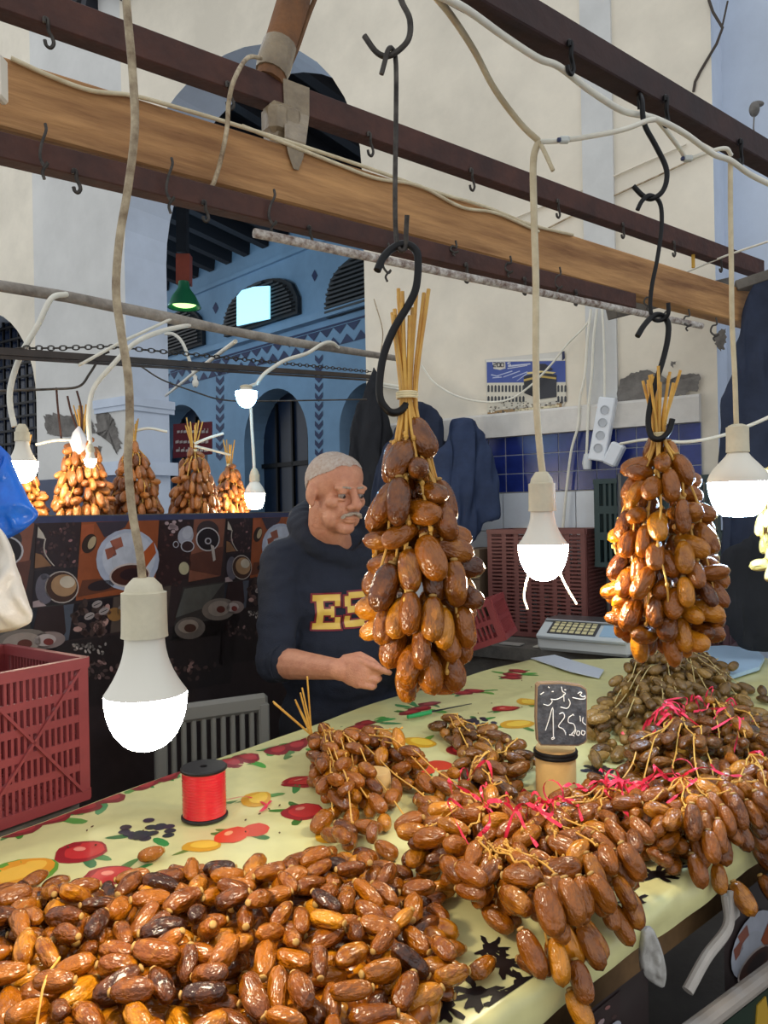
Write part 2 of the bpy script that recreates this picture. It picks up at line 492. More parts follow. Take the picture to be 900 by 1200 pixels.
# pier mouldings beside the arch
pm = MB()
def pier_band(v0, v1, out, mb, ext=0.0):
    za, zb = WALL.sz(150, v1)[1], WALL.sz(150, v0)[1]
    a, b = ARCH[1] - ext, WALL.sz(112, 500)[0]
    mb.prism([WALL.at(a, za, out), WALL.at(b, za, out), WALL.at(b, za, 0.001), WALL.at(a, za, 0.001)], V((0, 0, zb - za)))
    mb.prism([WALL.at(a, za, 0.0), WALL.at(a + 0.001, za, 0.0), WALL.at(a + 0.001, za, -0.40), WALL.at(a, za, -0.40)], V((0, 0, zb - za)))
pier_band(464, 474, 0.02, pm, 0.02); pier_band(474, 480, 0.012, pm, 0.012); pier_band(540, 556, 0.04, pm, 0.04)
struct(pm.build('trim_7', M_plaster_blue, org=(-1, 4.7, 0)))
# dark blue dado of the far pier under the base moulding
dd = MB(); zz = WALL.sz(150, 556)[1]
dd.prism([WALL.at(ARCH[1] - 0.02, 0.0, 0.012), WALL.at(4.03, 0, 0.012), WALL.at(4.03, zz, 0.012), WALL.at(ARCH[1] - 0.02, zz, 0.012)], WALL.n * 0.01)
struct(dd.build('trim_8', mat('blue_dado', (30, 46, 84), 0.35, var=0.3, vscale=5), org=(-1, 4.7, 0)))
# latticed arch window in the far left bay
wn = MB(); a, b, zb, zs = ARCH2; r = (b - a) / 2; c = (a + b) / 2
pts = [WALL.at(a, zb, -0.3)] + [WALL.at(c - r * math.cos(pi * k / 18), zs + r * math.sin(pi * k / 18), -0.3) for k in range(19)] + [WALL.at(b, zb, -0.3)]
wn.poly(pts)
win1 = struct(wn.build('window_1', mat('night_blue_glass', (18, 34, 62), 0.25, var=0.4, vscale=3)))
k = 0
for i in range(1, 14):
    s_ = a + i * (b - a) / 14
    h = zs + math.sqrt(max(0, r * r - (s_ - c) ** 2))
    q = MB(); q.bar(WALL.at(s_, zb, -0.27), WALL.at(s_, h, -0.27), 0.018, 0.018, up=WALL.n); q.build('lattice_bar', M_black, win1)
z = zb + 0.11
while z < zs + r - 0.03:
    hw = r if z < zs else math.sqrt(max(0.0, r * r - (z - zs) ** 2))
    q = MB(); q.bar(WALL.at(c - hw, z, -0.255), WALL.at(c + hw, z, -0.255), 0.014, 0.018, up=(0, 0, 1)); q.build('lattice_bar', M_black, win1)
    z += 0.11

# ------------------------------------------------------------------ the hall beyond the arch
M_hall = mat('hall_blue_light_cast', (128, 158, 186), 0.8, var=0.12, vscale=1.6, bump=0.15, bscale=6)  # blue cast of the hall's light put into the wall colour
M_hallink = mat('hall_navy_paint', (26, 42, 84), 0.6, var=0.15)
M_void = mat('shop_dark', (20, 32, 52), 0.35, var=0.4, vscale=2)
hz_top = HALL.sz(300, 282)[1]
hs = lambda u, v: HALL.sz(u, v)
hb = MB()
# openings in the hall wall: tall arches (by photo outline) and lunette windows above
def arch_from(uL, uR, vtop, vbase, ref):
    sa, sb = hs(uR, ref)[0], hs(uL, ref)[0]
    zt_ = hs((uL + uR) / 2, vtop)[1]
    r = (sb - sa) / 2
    return (sa, sb, hs((uL + uR) / 2, vbase)[1], zt_ - r)
A1 = arch_from(286, 361, 455, 640, 520)
A2 = arch_from(398, 470, 447, 640, 520)
A3 = arch_from(180, 243, 474, 640, 520)
for A in (A1, A2, A3): pass
s_lo, s_hi = hs(560, 450)[0], hs(60, 450)[0]
arch_wall(HALL, s_lo, s_hi, 0.0, hs(258, 399)[1] + 0.6, [(a, b, 0.0, z) for a, b, _, z in (A1, A2, A3)], 0.3, hb)
zmid = hs(258, 399)[1] + 0.6
# upper storey with segmental windows
def lunette(uL, uR, vtop, vbase):
    sa, sb = hs(uR, vbase)[0], hs(uL, vbase)[0]
    z0 = hs((uL + uR) / 2, vbase)[1]; z1 = hs((uL + uR) / 2, vtop)[1]
    return sa, sb, z0, z1
LUN = [lunette(267, 354, 330, 382), lunette(387, 470, 298, 362), lunette(192, 242, 364, 412)]
zz0, zz1 = zmid, hz_top + 0.02
hb.poly([HALL.at(s_lo, zz0), HALL.at(s_hi, zz0), HALL.at(s_hi, zz1), HALL.at(s_lo, zz1)])
hall = struct(hb.build('wall_hall', [M_hall, M_hall], org=(-1, 8.5, 0)))
for (a, b, zb, zs) in (A1, A2, A3):
    q = MB(); r = (b - a) / 2; c = (a + b) / 2
    q.poly([HALL.at(a, 0, -0.28)] + [HALL.at(c - r * math.cos(pi * k / 16), zs + r * math.sin(pi * k / 16), -0.28) for k in range(17)] + [HALL.at(b, 0, -0.28)])
    d = struct(q.build('door_%d' % (1 + [A1, A2, A3].index((a, b, zb, zs))), M_void))
    for f in (0.25, 0.5, 0.75):
        q = MB(); q.bar(HALL.at(a + (b - a) * f, 0, -0.26), HALL.at(a + (b - a) * f, zs + r * 0.8, -0.26), 0.03, 0.03, up=HALL.n); q.build('mullion', M_black, d)
    q = MB(); q.bar(HALL.at(a, zs * 0.9, -0.26), HALL.at(b, zs * 0.9, -0.26), 0.03, 0.05); q.build('transom', M_black, d)
M_slat = mat('dark_shutter', (34, 36, 40), 0.6, var=0.2)
for i, (sa, sb, z0, z1) in enumerate(LUN):
    ww = sb - sa; hh = z1 - z0
    def seg(f): return z0 + hh * (0.35 + 0.65 * math.sqrt(max(0, 1 - (2 * f - 1) ** 2)))
    q = MB(); q.prism([HALL.at(sa, z0, 0.01)] + [HALL.at(sa + ww * k / 14, seg(k / 14), 0.01) for k in range(15)] + [HALL.at(sb, z0, 0.01)], HALL.n * 0.05)
    wo = struct(q.build('window_%d' % (i + 2), M_slat))
    n = 12
    for k in range(1, n):
        z = z0 + hh * k / n
        lim = [f / 40 for f in range(41) if seg(f / 40) > z + 0.03]
        if not lim: continue
        f0, f1 = lim[0] + 0.03, lim[-1] - 0.03
        if f1 - f0 < 0.1: continue
        q = MB(); q.bar(HALL.at(sa + ww * f0, z, 0.075), HALL.at(sa + ww * f1, z, 0.075), 0.07, 0.02, up=(0.0, 0, 1)); q.build('slat', mat('shutter_slat', (58, 58, 60), 0.6), wo)
    if i == 0:
        q = MB()
        p = [(290, 384), (290, 350), (296, 343), (310, 339), (328, 338), (328, 376)]
        q.prism([HALL.hit(u, v) + HALL.n * 0.13 for u, v in p], HALL.n * 0.02)
        q.build('pane', mat('daylit_pane', (200, 236, 255), 0.3, emit=(150, 220, 255), estr=1.3), wo)
# painted friezes: saw-tooth band, chevron columns, lozenges
ink = MB()
def hq(u, v, o=0.006): return HALL.hit(u, v) + HALL.n * o
za, zb2 = hs(340, 419)[1], hs(340, 398)[1]
sa, sb = hs(432, 400)[0], hs(200, 430)[0]; step = 0.21; s_ = sa; j = 0
while s_ < sb:
    hgt = (zb2 - za)
    ink.poly([HALL.at(s_, za, .006), HALL.at(s_ + step, za, .006), HALL.at(s_ + step / 2, za + hgt * 0.48, .006)])
    ink.poly([HALL.at(s_ + step * .5, zb2, .006), HALL.at(s_ + step, za + hgt * 0.55, .006), HALL.at(s_ + step * 1.5, zb2, .006)])
    s_ += step
ink.bar(HALL.at(sa, zb2 + 0.02, .003), HALL.at(sb, zb2 + 0.02, .003), 0.012, 0.02)
for (uc, v0, v1) in ((374, 416, 530), (258, 430, 530)):
    v = v0
    while v < v1:
        ink.poly([hq(uc - 4.5, v), hq(uc, v + 5), hq(uc, v + 11), hq(uc - 4.5, v + 6)])
        ink.poly([hq(uc + 4.5, v - 1), hq(uc, v + 5), hq(uc, v + 11), hq(uc + 4.5, v + 5)])
        v += 11
for (u, v) in ((369, 323), (253, 361)):
    ink.poly([hq(u, v - 7), hq(u + 3.4, v), hq(u, v + 7), hq(u - 3.4, v)])
struct(ink.build('trim_9', M_hallink, org=(-1, 8.5, 0)))
co = MB(); z = hs(340, 384)[1]
co.bar(HALL.at(hs(440, 350)[0], z, 0.05), HALL.at(s_hi, z, 0.05), 0.1, 0.07)
z = hs(300, 315)[1]
co.bar(HALL.at(hs(440, 280)[0], z, 0.02), HALL.at(s_hi, z, 0.02), 0.04, 0.05)
struct(co.build('trim_10', M_hall, org=(-1, 8.5, 0)))
# dark timber roof of the hall
rf = MB()
q0, q1 = HALL.at(s_lo, hz_top), HALL.at(hs(180, 300)[0], hz_top)
tw_ = HALL.n * 2.9 + V((0, 0, 0.5))
rf.prism([q0, q1, q1 + tw_, q0 + tw_], V((0, 0, 0.15)))
M_roof = mat('roof_boards', (22, 24, 32), 0.9, var=0.3)
roof = struct(rf.build('ceiling', M_roof))
for k in range(16):
    f = k / 15
    a_ = q0.lerp(q1, f)
    q = MB(); q.bar(a_ + HALL.n * 0.01 - V((0, 0, 0.07)), a_ + tw_ - V((0, 0, 0.07)), 0.1, 0.14); q.build('rafter', mat('rafter_wood', (34, 36, 44), 0.9), roof)
# hall lamp: green enamel shade on a red post
lamp = thing('pendant_lamp', 'green enamel bell pendant lamp under a red painted timber drop in the blue hall', 'lamp', P(216, 330, 6.6))
q = MB(); q.prism([P(206, 297, 6.6), P(222, 297, 6.6), P(222, 332, 6.6), P(206, 332, 6.6)], V((0, 0.1, 0))); q.build('drop', mat('red_drop', (150, 62, 40), 0.6, var=0.2), lamp)
q = MB(); q.bar(P(214, 297, 6.65), P(214, 180, 6.65), 0.09, 0.09, up=(0, 1, 0)); q.build('post', M_roof, lamp)
c = P(216, 360, 6.6); px = 6.6 / F
q = MB(); q.lathe([(0.0, 31 * px), (6 * px, 30 * px), (7 * px, 22 * px), (14 * px, 12 * px), (19 * px, 1 * px), (19.5 * px, -0.5 * px), (18 * px, 0.0), (6 * px, 20 * px)], c); q.build('shade', mat('green_enamel', (34, 110, 74), 0.3), lamp, smooth=40)
q = MB(); q.ell(c + V((0, 0, 0.03)), (14 * px, 14 * px, 4 * px)); q.build('bulb', mat('green_lit', (200, 255, 180), 0.5, emit=(190, 255, 150), estr=2.2), lamp, smooth=True)
# red shop sign with pale lettering in the hall
sg = MB()
def on(u, v, Y=6.9): return P(u, v, Y)
sg.prism([on(203, 497), on(248, 494), on(248, 532), on(203, 537)], V((0, 0.03, 0)), col=(120, 34, 44))
RS = random.Random(3)
for row, v in enumerate((506, 518, 528)):
    u = 244
    while u > 207:
        wd = RS.uniform(2, 5); 
        sg.prism([on(u - wd, v - 1.2, 6.89), on(u, v - 1.5 - RS.random(), 6.89), on(u, v + 1, 6.89), on(u - wd, v + 1.6, 6.89)], V((0, 0.004, 0)), col=(214, 196, 190))
        if RS.random() < .5: sg.prism([on(u - 1, v - 4, 6.89), on(u, v - 4, 6.89), on(u, v, 6.89), on(u - 1, v, 6.89)], V((0, 0.004, 0)), col=(214, 196, 190))
        u -= wd + 1.2
tag(sg.build('shop_sign', M_paper), 'dark red shop board with pale Arabic lettering inside the blue hall', 'sign')
# added unseen point lamp in the hall, tinted cool for the blue cast
hl = bpy.data.lights.new('hall_added_fill', 'POINT'); hl.energy = 50; hl.color = (0.55, 0.8, 1.0); hl.shadow_soft_size = 0.25
hlo = bpy.data.objects.new('hall_added_fill', hl); COL.objects.link(hlo); hlo.location = HALL.at(hs(330, 400)[0], 3.6, 2.2)
# ================================================================== TABLE
UPZ = V((0, 0, 1))
def flat(p): return V((p.x, p.y, 0))
N0, N1 = flat(T(600, 1195)), flat(T(900, 985))
DT = (N1 - N0).normalized(); NT = V((-DT.y, DT.x, 0)); N0 = N0 + NT * .022; N1 = N1 + NT * .022      # along the stall, towards the vendor
Fp = [flat(T(0, 985)), flat(T(270, 887)), flat(T(450, 823)), flat(T(620, 776)), flat(T(890, 772))]
Fp = [Fp[0] + (Fp[0] - Fp[1]) * 1.3] + Fp
NEAR = [N0 - DT * 0.62, N0 + DT * 1.95]
def polyat(pts, t):
    L = [0]
    for a, b in zip(pts, pts[1:]): L.append(L[-1] + (b - a).length)
    x = t * L[-1]
    for i in range(len(pts) - 1):
        if x <= L[i + 1] or i == len(pts) - 2:
            return pts[i].lerp(pts[i + 1], (x - L[i]) / (L[i + 1] - L[i]))
def wrk(x, y):
    p = V((x * 5, y * 5, 1.7))
    a = noise.noise(p) * 0.0035
    t = (x * DT.x + y * DT.y); n = (x * NT.x + y * NT.y)
    a += max(0, noise.noise(V((t * 2.2, n * 13, 4)))) * 0.010
    return ZT + 0.006 + a
table = thing('market_table', 'long wooden counter table under a fruit print oilcloth', 'table', V((0.6, 1.5, 0)))
bd = MB(); outline = [NEAR[0], NEAR[1]] + list(reversed(Fp))
ins = [p + (V((0.5, 1.5, 0)) - p) * 0.012 for p in outline]
bd.prism([p + V((0, 0, ZT - 0.035)) for p in ins], (0, 0, 0.034))
bd.build('table_board', mat('plywood_edge', (150, 112, 66), 0.7, var=0.2, vscale=20, bump=0.2), table)
ap = MB(); ap.bar(NEAR[0] + NT * 0.05 + V((0, 0, ZT - 0.08)), NEAR[1] + NT * 0.05 + V((0, 0, ZT - 0.08)), 0.02, 0.09)
ap.build('apron', mat('apron_wood', (122, 92, 58), 0.75, var=0.25, vscale=15), table)
for q in (NEAR[0] + NT * .12 + DT * .1, NEAR[1] + NT * .12 - DT * .1, Fp[1] - NT * .1, Fp[4] - NT * .25):
    lg = MB(); lg.box(q + V((0, 0, (ZT - 0.035) / 2)), (0.06, 0.06, ZT - 0.035), (DT, NT, V((0, 0, 1))))
    lg.build('leg', MATS['apron_wood'], table)
# tablecloth
cl = MB(); na, nb = 150, 44
rowsv = []
for i in range(na + 1):
    a = i / na
    n_, f_ = polyat(NEAR, a), polyat(Fp, a)
    col_ = []
    drop = 0.026 + 0.012 * noise.noise(V((a * 14, 0, 0)))
    outw = (n_ - f_).normalized()
    for k in range(6, 0, -1):                     # overhang
        t = k / 6
        ang = min(1.0, t * 2.2) * pi / 2
        q = n_ + outw * (0.014 * math.sin(ang) + 0.006 * noise.noise(V((a * 30, t * 2, 2))))
        col_.append(V((q.x, q.y, ZT + 0.006 - 0.014 * (1 - math.cos(ang)) - drop * max(0, t - 0.45) / 0.55)))
    for j in range(nb + 1):
        q = n_.lerp(f_, j / nb); col_.append(V((q.x, q.y, wrk(q.x, q.y))))
    q = f_ - outw * 0.008; col_.append(V((q.x, q.y, ZT - 0.03)))
    rowsv.append(col_)
W_ = len(rowsv[0])
vs = [p for r in rowsv for p in r]
cl.add(vs, [(i * W_ + j, (i + 1) * W_ + j, (i + 1) * W_ + j + 1, i * W_ + j + 1) for i in range(na) for j in range(W_ - 1)], col=(214, 208, 148))
def on_cloth(x, y):
    """keep a print inside the cloth: slide it in from the vendor's edge and the front edge"""
    p = V((x, y, 0))
    for a, b in zip(Fp[:-1], Fp[1:]):
        e = (b - a).normalized(); nrm = V((e.y, -e.x, 0)); d = (p - a).dot(nrm)
        if d < .004: p = p + nrm * (.004 - d)
    d = (p - N0).dot(NT)
    if d < .002: p = p + NT * (.002 - d)
    return p.x, p.y
def gdisc(mb, c, rx, ry, rot, col, lay, seg=16, wob=0.0, seed=0):
    ca, sa = math.cos(rot), math.sin(rot); vs = []
    cx_, cy_ = on_cloth(c.x, c.y); c = V((cx_, cy_, 0))
    def z(x, y): return wrk(x, y) + 0.0004 + 0.0003 * lay
    vs.append(V((c.x, c.y, z(c.x, c.y))))
    for rr in (0.5, 1.0):
        for k in range(seg):
            t = 2 * pi * k / seg
            r = rr * (1 + wob * noise.noise(V((math.cos(t) * 2 + seed, math.sin(t) * 2, seed * 1.3))))
            x_, y_ = rx * r * math.cos(t), ry * r * math.sin(t)
            x, y = on_cloth(c.x + x_ * ca - y_ * sa, c.y + x_ * sa + y_ * ca)
            vs.append(V((x, y, z(x, y))))
    fs = [(0, 1 + k, 1 + (k + 1) % seg) for k in range(seg)] + [(1 + k, 1 + seg + k, 1 + seg + (k + 1) % seg, 1 + (k + 1) % seg) for k in range(seg)]
    mb.add(vs, fs, col=col)
RF = random.Random(11)
def leafs(c, r, n, col=(58, 118, 52)):
    for k in range(n):
        a = RF.uniform(0, 2 * pi); q = c + V((math.cos(a), math.sin(a), 0)) * r * 1.05
        gdisc(cl, q, r * 0.55, r * 0.2, a, tuple(x + RF.randint(-14, 18) for x in col), 0, 10, 0.3, k)
def fruit(kind, u, v, r=0.034, rot=None):
    c = flat(T(u, v)); rot = RF.uniform(0, 6.28) if rot is None else rot
    sd = RF.random() * 9
    if kind in ('apple', 'berry'):
        leafs(c, r, 2 if kind == 'apple' else 4)
        gdisc(cl, c, r, r * 0.9, rot, (150, 26, 34), 1, 18, 0.15, sd)
        gdisc(cl, c + V((0.004, 0.004, 0)), r * 0.78, r * 0.68, rot, (196, 44, 44), 2, 16, 0.15, sd)
        gdisc(cl, c + V((-0.006, 0.010, 0)), r * 0.25, r * 0.18, rot, (232, 140, 120), 3, 10)
    elif kind == 'grapes':
        leafs(c, r, 2)
        for k in range(22):
            q = c + V((RF.gauss(0, r * .55), RF.gauss(0, r * .4), 0))
            gdisc(cl, q, r * .24, r * .24, 0, (RF.randint(34, 60), RF.randint(34, 52), RF.randint(38, 64)), 1 + (k % 3), 10)
    elif kind == 'lemon':
        leafs(c, r, 2, (96, 140, 60))
        gdisc(cl, c, r * 1.1, r * .8, rot, (214, 160, 40), 1, 16, 0.1, sd); gdisc(cl, c + V((.004, .004, 0)), r * .8, r * .5, rot, (236, 196, 70), 2)
    elif kind == 'orange':
        leafs(c, r, 3)
        gdisc(cl, c, r, r * .95, rot, (214, 74, 30), 1, 16, 0.1, sd); gdisc(cl, c + V((-.004, .006, 0)), r * .6, r * .5, rot, (240, 120, 50), 2)
    elif kind == 'tomato':
        leafs(c, r, 4)
        gdisc(cl, c + V((r * .6, r * .3, 0)), r * .8, r * .7, rot, (206, 60, 34), 1, 16, .1, sd)
        gdisc(cl, c + V((-r * .4, -r * .2, 0)), r, r * .8, rot, (224, 70, 40), 2, 16, .1, sd)
        gdisc(cl, c + V((-r * .6, 0, 0)), r * .3, r * .2, rot, (246, 170, 120), 3, 10)
    elif kind == 'melon':
        gdisc(cl, c, r * 1.5, r * 1.2, rot, (96, 150, 50), 1, 18); gdisc(cl, c + V((0, .008, 0)), r * 1.3, r, rot, (224, 150, 40), 2, 18); gdisc(cl, c + V((0, .014, 0)), r, r * .6, rot, (238, 184, 70), 3)
    elif kind == 'border':
        ax = (Fp[3] - Fp[1]).normalized()
        for k in (-1, 0, 1)[:RF.choice((2, 3))]:
            q = c + ax * k * r * 1.5 + V((RF.gauss(0, .006), RF.gauss(0, .008), 0))
            leafs(q, r * .9, 2)
            gdisc(cl, q, r, r * .75, rot, (132, 40, 44), 1, 14, .3, sd + k); gdisc(cl, q + V((.003, .004, 0)), r * .6, r * .45, rot, (172, 56, 58), 2)
        leafs(c, r * 1.6, 4, (84, 150, 74))
for f in [('apple', 95, 1003, .036), ('apple', 128, 1032, .034), ('melon', 18, 1032, .036), ('grapes', 172, 982, .036), ('lemon', 236, 999, .026),
          ('tomato', 283, 984, .030), ('lemon', 300, 941, .030), ('berry', 355, 957, .034), ('apple', 352, 921, .034), ('lemon', 420, 906, .03),
          ('border', 55, 962, .034), ('border', 125, 938, .036), ('border', 190, 915, .036), ('border', 290, 892, .034), ('border', 348, 879, .034),
          ('border', 432, 852, .034), ('border', 492, 833, .034), ('border', 552, 812, .032), ('border', 603, 793, .032),
          ('lemon', 492, 872, .034), ('apple', 545, 882, .038), ('tomato', 500, 902, .036), ('berry', 470, 893, .03), ('lemon', 620, 826, .034), ('apple', 592, 834, .034),
          ('lemon', 606, 852, .036), ('grapes', 560, 850, .03), ('apple', 590, 936, .045), ('lemon', 395, 985, .03), ('tomato', 660, 815, .03),
          ('tomato', 540, 1000, .04), ('lemon', 610, 990, .03), ('apple', 240, 960, .02), ('apple', 40, 1090, .03), ('grapes', 700, 905, .03)]:
    fruit(f[0], f[1], f[2], f[3] * (1.2 if f[0] != 'border' else 1.0))
# black leaf print along the front edge
def blackleaf(u, v, r):
    c = flat(T(u, v))
    for k in range(7):
        a = k * 0.9 + RF.random(); q = c + V((math.cos(a), math.sin(a), 0)) * r * .8
        gdisc(cl, q, r * .62, r * .2, a, (24, 22, 26), 1, 10, .7, k + u)
    gdisc(cl, c, r * .6, r * .5, 0, (24, 22, 26), 1, 10, .4, u)
for u, v, r in ((590, 1135, .022), (615, 1160, .020), (560, 1170, .024), (600, 1185, .02), (575, 1120, .018), (745, 1062, .02), (770, 1030, .022), (790, 1024, .018), (735, 1075, .016), (640, 1150, .015), (520, 1185, .022)):
    blackleaf(u, v, r)
cloth = tag(cl.build('tablecloth', printmat('fruit_oilcloth', rough=0.32, bump=0.25, bscale=9, var=0.05), smooth=60, org=(0.6, 1.5, ZT)), 'pale yellow green oilcloth printed with fruit on the long counter table', 'tablecloth')
# crumbs and seeds on the cloth
cb = MB()
for k in range(150):
    u, v = RF.uniform(60, 640), RF.uniform(800, 1000)
    if v < 1000 - (u) * 0.34 + 8 or v > 1010 - max(0, u - 420) * 0.5: continue
    if (u > 360 and v > 845) or abs(u - 240) < 42 and 925 < v < 985: continue
    q = flat(T(u, v)); a = RF.uniform(0, 3)
    cb.ell(V((q.x, q.y, wrk(q.x, q.y) + .0035)), (RF.uniform(.0015, .004), .0014, .0014), (V((math.cos(a), math.sin(a), 0)), V((-math.sin(a), math.cos(a), 0)), V((0, 0, 1))), 6, 4)
tag(cb.build('crumbs', mat('date_crumbs', (84, 58, 34), 0.8), org=(0, 1.6, ZT)), 'small brown date crumbs scattered on the oilcloth', 'crumbs', kind='stuff')

# ================================================================== COFFEE PRINT SHEETS
# the collage, outlined on the partition and repeated along it
PX = lambda u, v: PART.sz(u, v)
PER = PX(266, 640)[0] - PX(42.5, 640)[0]
CUP_W, COF, CREAM = (214, 214, 224), (58, 32, 26), (206, 176, 136)
motif = []   # (layer, colour, [(s, z)...])
def mp_(lay, col, pts): motif.append((lay, col, [PX(u, v) for u, v in pts]))
def me_(lay, col, cx, cy, rx, ry, rot=0, n=22, a0=0, a1=2 * pi):
    r = math.radians(rot)
    mp_(lay, col, [(cx + rx * math.cos(t) * math.cos(r) - ry * math.sin(t) * math.sin(r), cy + rx * math.cos(t) * math.sin(r) + ry * math.sin(t) * math.cos(r)) for t in [a0 + (a1 - a0) * k / n for k in range(n)]])
def ring_(lay, col, inner, cx, cy, rx, ry, w=1.6, rot=0):
    me_(lay, col, cx, cy, rx, ry, rot); me_(lay + 1, inner, cx, cy, rx - w, ry - w, rot)
RM = random.Random(5)
def beans_(poly, lay, base, size, n, light=0.2):
    us = [p[0] for p in poly]; vs_ = [p[1] for p in poly]
    for _ in range(n):
        u, v = RM.uniform(min(us) + size, max(us) - size), RM.uniform(min(vs_) + size, max(vs_) - size)
        k = RM.uniform(0.7, 1.5)
        col = tuple(min(255, int(x * k)) for x in base) if RM.random() > light else tuple(min(255, int(x * 2.4)) for x in base)
        me_(lay, col, u, v, size, size * .6, RM.uniform(0, 180), 8)
c2 = [(42.5, 607), (93, 605), (90, 663), (40, 667)]
mp_(1, (54, 40, 44), c2); beans_(c2, 2, (72, 52, 52), 2.6, 70, 0.08)
mp_(3, (150, 108, 74), [(41, 648), (48, 650), (60, 663), (40, 666)]); mp_(3, (214, 204, 190), [(44, 617), (50, 625), (53, 632), (43, 630)])
for k in range(9):
    t = k / 9; mp_(3, (206, 196, 184), [(52 - 6 * math.sin(t * pi) + 10 * t, 631 + 32 * t), (53.6 - 6 * math.sin(t * pi) + 10 * t, 631 + 32 * t), (53.6 - 6 * math.sin((t + .12) * pi) + 10 * (t + .12), 631 + 32 * (t + .12)), (52 - 6 * math.sin((t + .12) * pi) + 10 * (t + .12), 631 + 32 * (t + .12))])
c3 = [(40, 669), (90, 664.5), (87, 706), (37, 712)]
mp_(1, (46, 38, 42), c3); me_(2, (112, 108, 120), 52, 690, 11, 18); ring_(2, (196, 184, 176), (78, 52, 40), 72, 688, 20, 19, 1.5); me_(4, (186, 146, 106), 74, 686, 15, 13); me_(5, (222, 206, 184), 78, 682, 9, 7); me_(2, (110, 108, 118), 51, 676, 4, 3.5); mp_(2, (190, 168, 168), [(38, 705), (46, 703), (54, 710), (38, 712)])
c4 = [(95, 604.5), (186, 600), (181, 691), (88.5, 704)]
mp_(1, (164, 86, 48), c4); mp_(2, (186, 96, 58), [(95, 615), (110, 614), (108, 640), (94, 650)]); mp_(2, (112, 64, 44), [(96, 680), (140, 676), (150, 688), (90, 700)]); me_(3, (52, 40, 44), 118, 686, 16, 6, -10); me_(3, (60, 42, 34), 104, 637, 8, 12, 25); me_(4, (196, 176, 140), 107, 636, 4, 8, 25); mp_(2, (70, 60, 72), [(112, 612), (150, 607), (146, 618), (122, 630)])
me_(3, (196, 204, 226), 149, 656, 37, 36, -15); me_(4, (216, 222, 238), 150, 654, 31, 30, -15); mp_(5, (166, 96, 76), [(122, 644), (133, 640), (136, 650), (125, 656)]); mp_(5, (176, 104, 84), [(128, 634), (141, 629), (144, 641), (133, 645)]); mp_(6, (190, 92, 44), [(160, 655), (179, 634), (182, 648), (168, 668)]); me_(5, (208, 212, 226), 147, 658, 17, 18, -20); ring_(6, (224, 208, 200), (84, 46, 36), 151, 674, 24, 14, 2.0, -6); me_(8, (52, 32, 34), 153, 673, 14, 7, -6)
c5 = [(187, 600), (226, 598), (219.5, 678), (182, 689)]
mp_(1, (56, 38, 38), c5); beans_(c5, 2, (72, 48, 46), 2.2, 46, .06)
for k in range(14): me_(3, (196, 170, 172), 203 + RM.gauss(0, 5), 617 + RM.gauss(0, 4), 2.6, 2.2, 0, 8)
me_(3, (186, 188, 202), 217, 628, 9, 11, 20); me_(4, (206, 208, 220), 219, 624, 6, 8, 20); ring_(4, (206, 206, 216), (64, 44, 44), 219, 640, 8, 7, 1.2); ring_(3, (196, 196, 206), (56, 38, 38), 205.5, 638, 3.5, 4, 1); me_(3, (206, 196, 158), 215, 666, 6, 7.5)
c6 = [(227, 597.5), (264, 595.5), (257.5, 675), (220.5, 682)]
mp_(1, (148, 92, 72), c6); mp_(2, (104, 62, 50), [(222, 650), (262, 640), (258, 675), (222, 668)]); me_(2, (70, 56, 56), 243, 622, 13, 12); ring_(3, (210, 206, 210), (40, 30, 34), 243, 632, 14, 14, 1.4); me_(5, (196, 190, 196), 243, 634, 4, 4); me_(6, (46, 34, 38), 243, 634, 2.4, 2.4); mp_(5, (206, 196, 190), [(246, 638), (250, 640), (252, 656), (249, 658)])
# second band of the collage
r2a = [(37, 713.5), (86.5, 707.5), (80, 750), (34, 758)]
mp_(1, (88, 94, 106), r2a); mp_(2, (54, 38, 38), [(44, 712), (74, 709), (77, 740), (70, 752), (44, 754), (38, 740)]); me_(3, (160, 140, 134), 56, 750, 20, 10, -6); me_(4, (206, 190, 184), 52, 750, 13, 7, -6); me_(5, (140, 60, 54), 56, 752, 6, 4)
r2b = [(87.5, 707.5), (132, 700), (128, 742), (81, 750)]
mp_(1, (38, 30, 34), r2b); beans_(r2b, 2, (84, 66, 62), 5.5, 34, .15); 
for u, v in ((113, 708), (104, 722), (121, 716)): me_(4, (176, 164, 160), u, v, 6.5, 4, -25, 12); mp_(5, (50, 40, 40), [(u - 4, v + 1.5), (u + 4, v - 2.2), (u + 4, v - 1.3), (u - 4, v + 2.4)])
r2c = [(133, 700), (200, 686), (196, 730), (129, 742)]
mp_(1, (92, 78, 70), r2c); me_(2, (160, 116, 66), 134, 720, 9, 8); me_(2, (140, 132, 128), 150, 716, 13, 10); me_(3, (70, 52, 46), 152, 714, 10, 7); me_(2, (110, 96, 88), 180, 712, 14, 16)
r2d = [(214, 688), (285, 678), (276, 742), (199, 752)]
mp_(1, (64, 60, 58), r2d); mp_(2, (98, 98, 94), [(216, 690), (262, 683), (240, 712), (205, 724)]); me_(3, (140, 128, 118), 256, 714, 20, 13, -8); me_(4, (176, 160, 148), 256, 713, 13, 9, -8); me_(5, (110, 54, 44), 258, 714, 5, 4); me_(3, (120, 110, 104), 222, 736, 18, 13, -6); me_(4, (168, 154, 142), 220, 734, 12, 8, -6); me_(5, (86, 56, 46), 222, 736, 7, 5)
r3 = [(34, 760), (128, 744), (280, 744), (280, 800), (200, 815), (30, 830)]
mp_(1, (48, 40, 40), [(33, 759), (280, 722), (270, 800), (24, 842)]); beans_([(40, 770), (262, 770), (262, 800), (40, 800)], 2, (70, 56, 54), 3.4, 120, .12)
beans_([(82, 752), (128, 752), (128, 768), (82, 768)], 3, (150, 140, 134), 2.2, 30, 0)
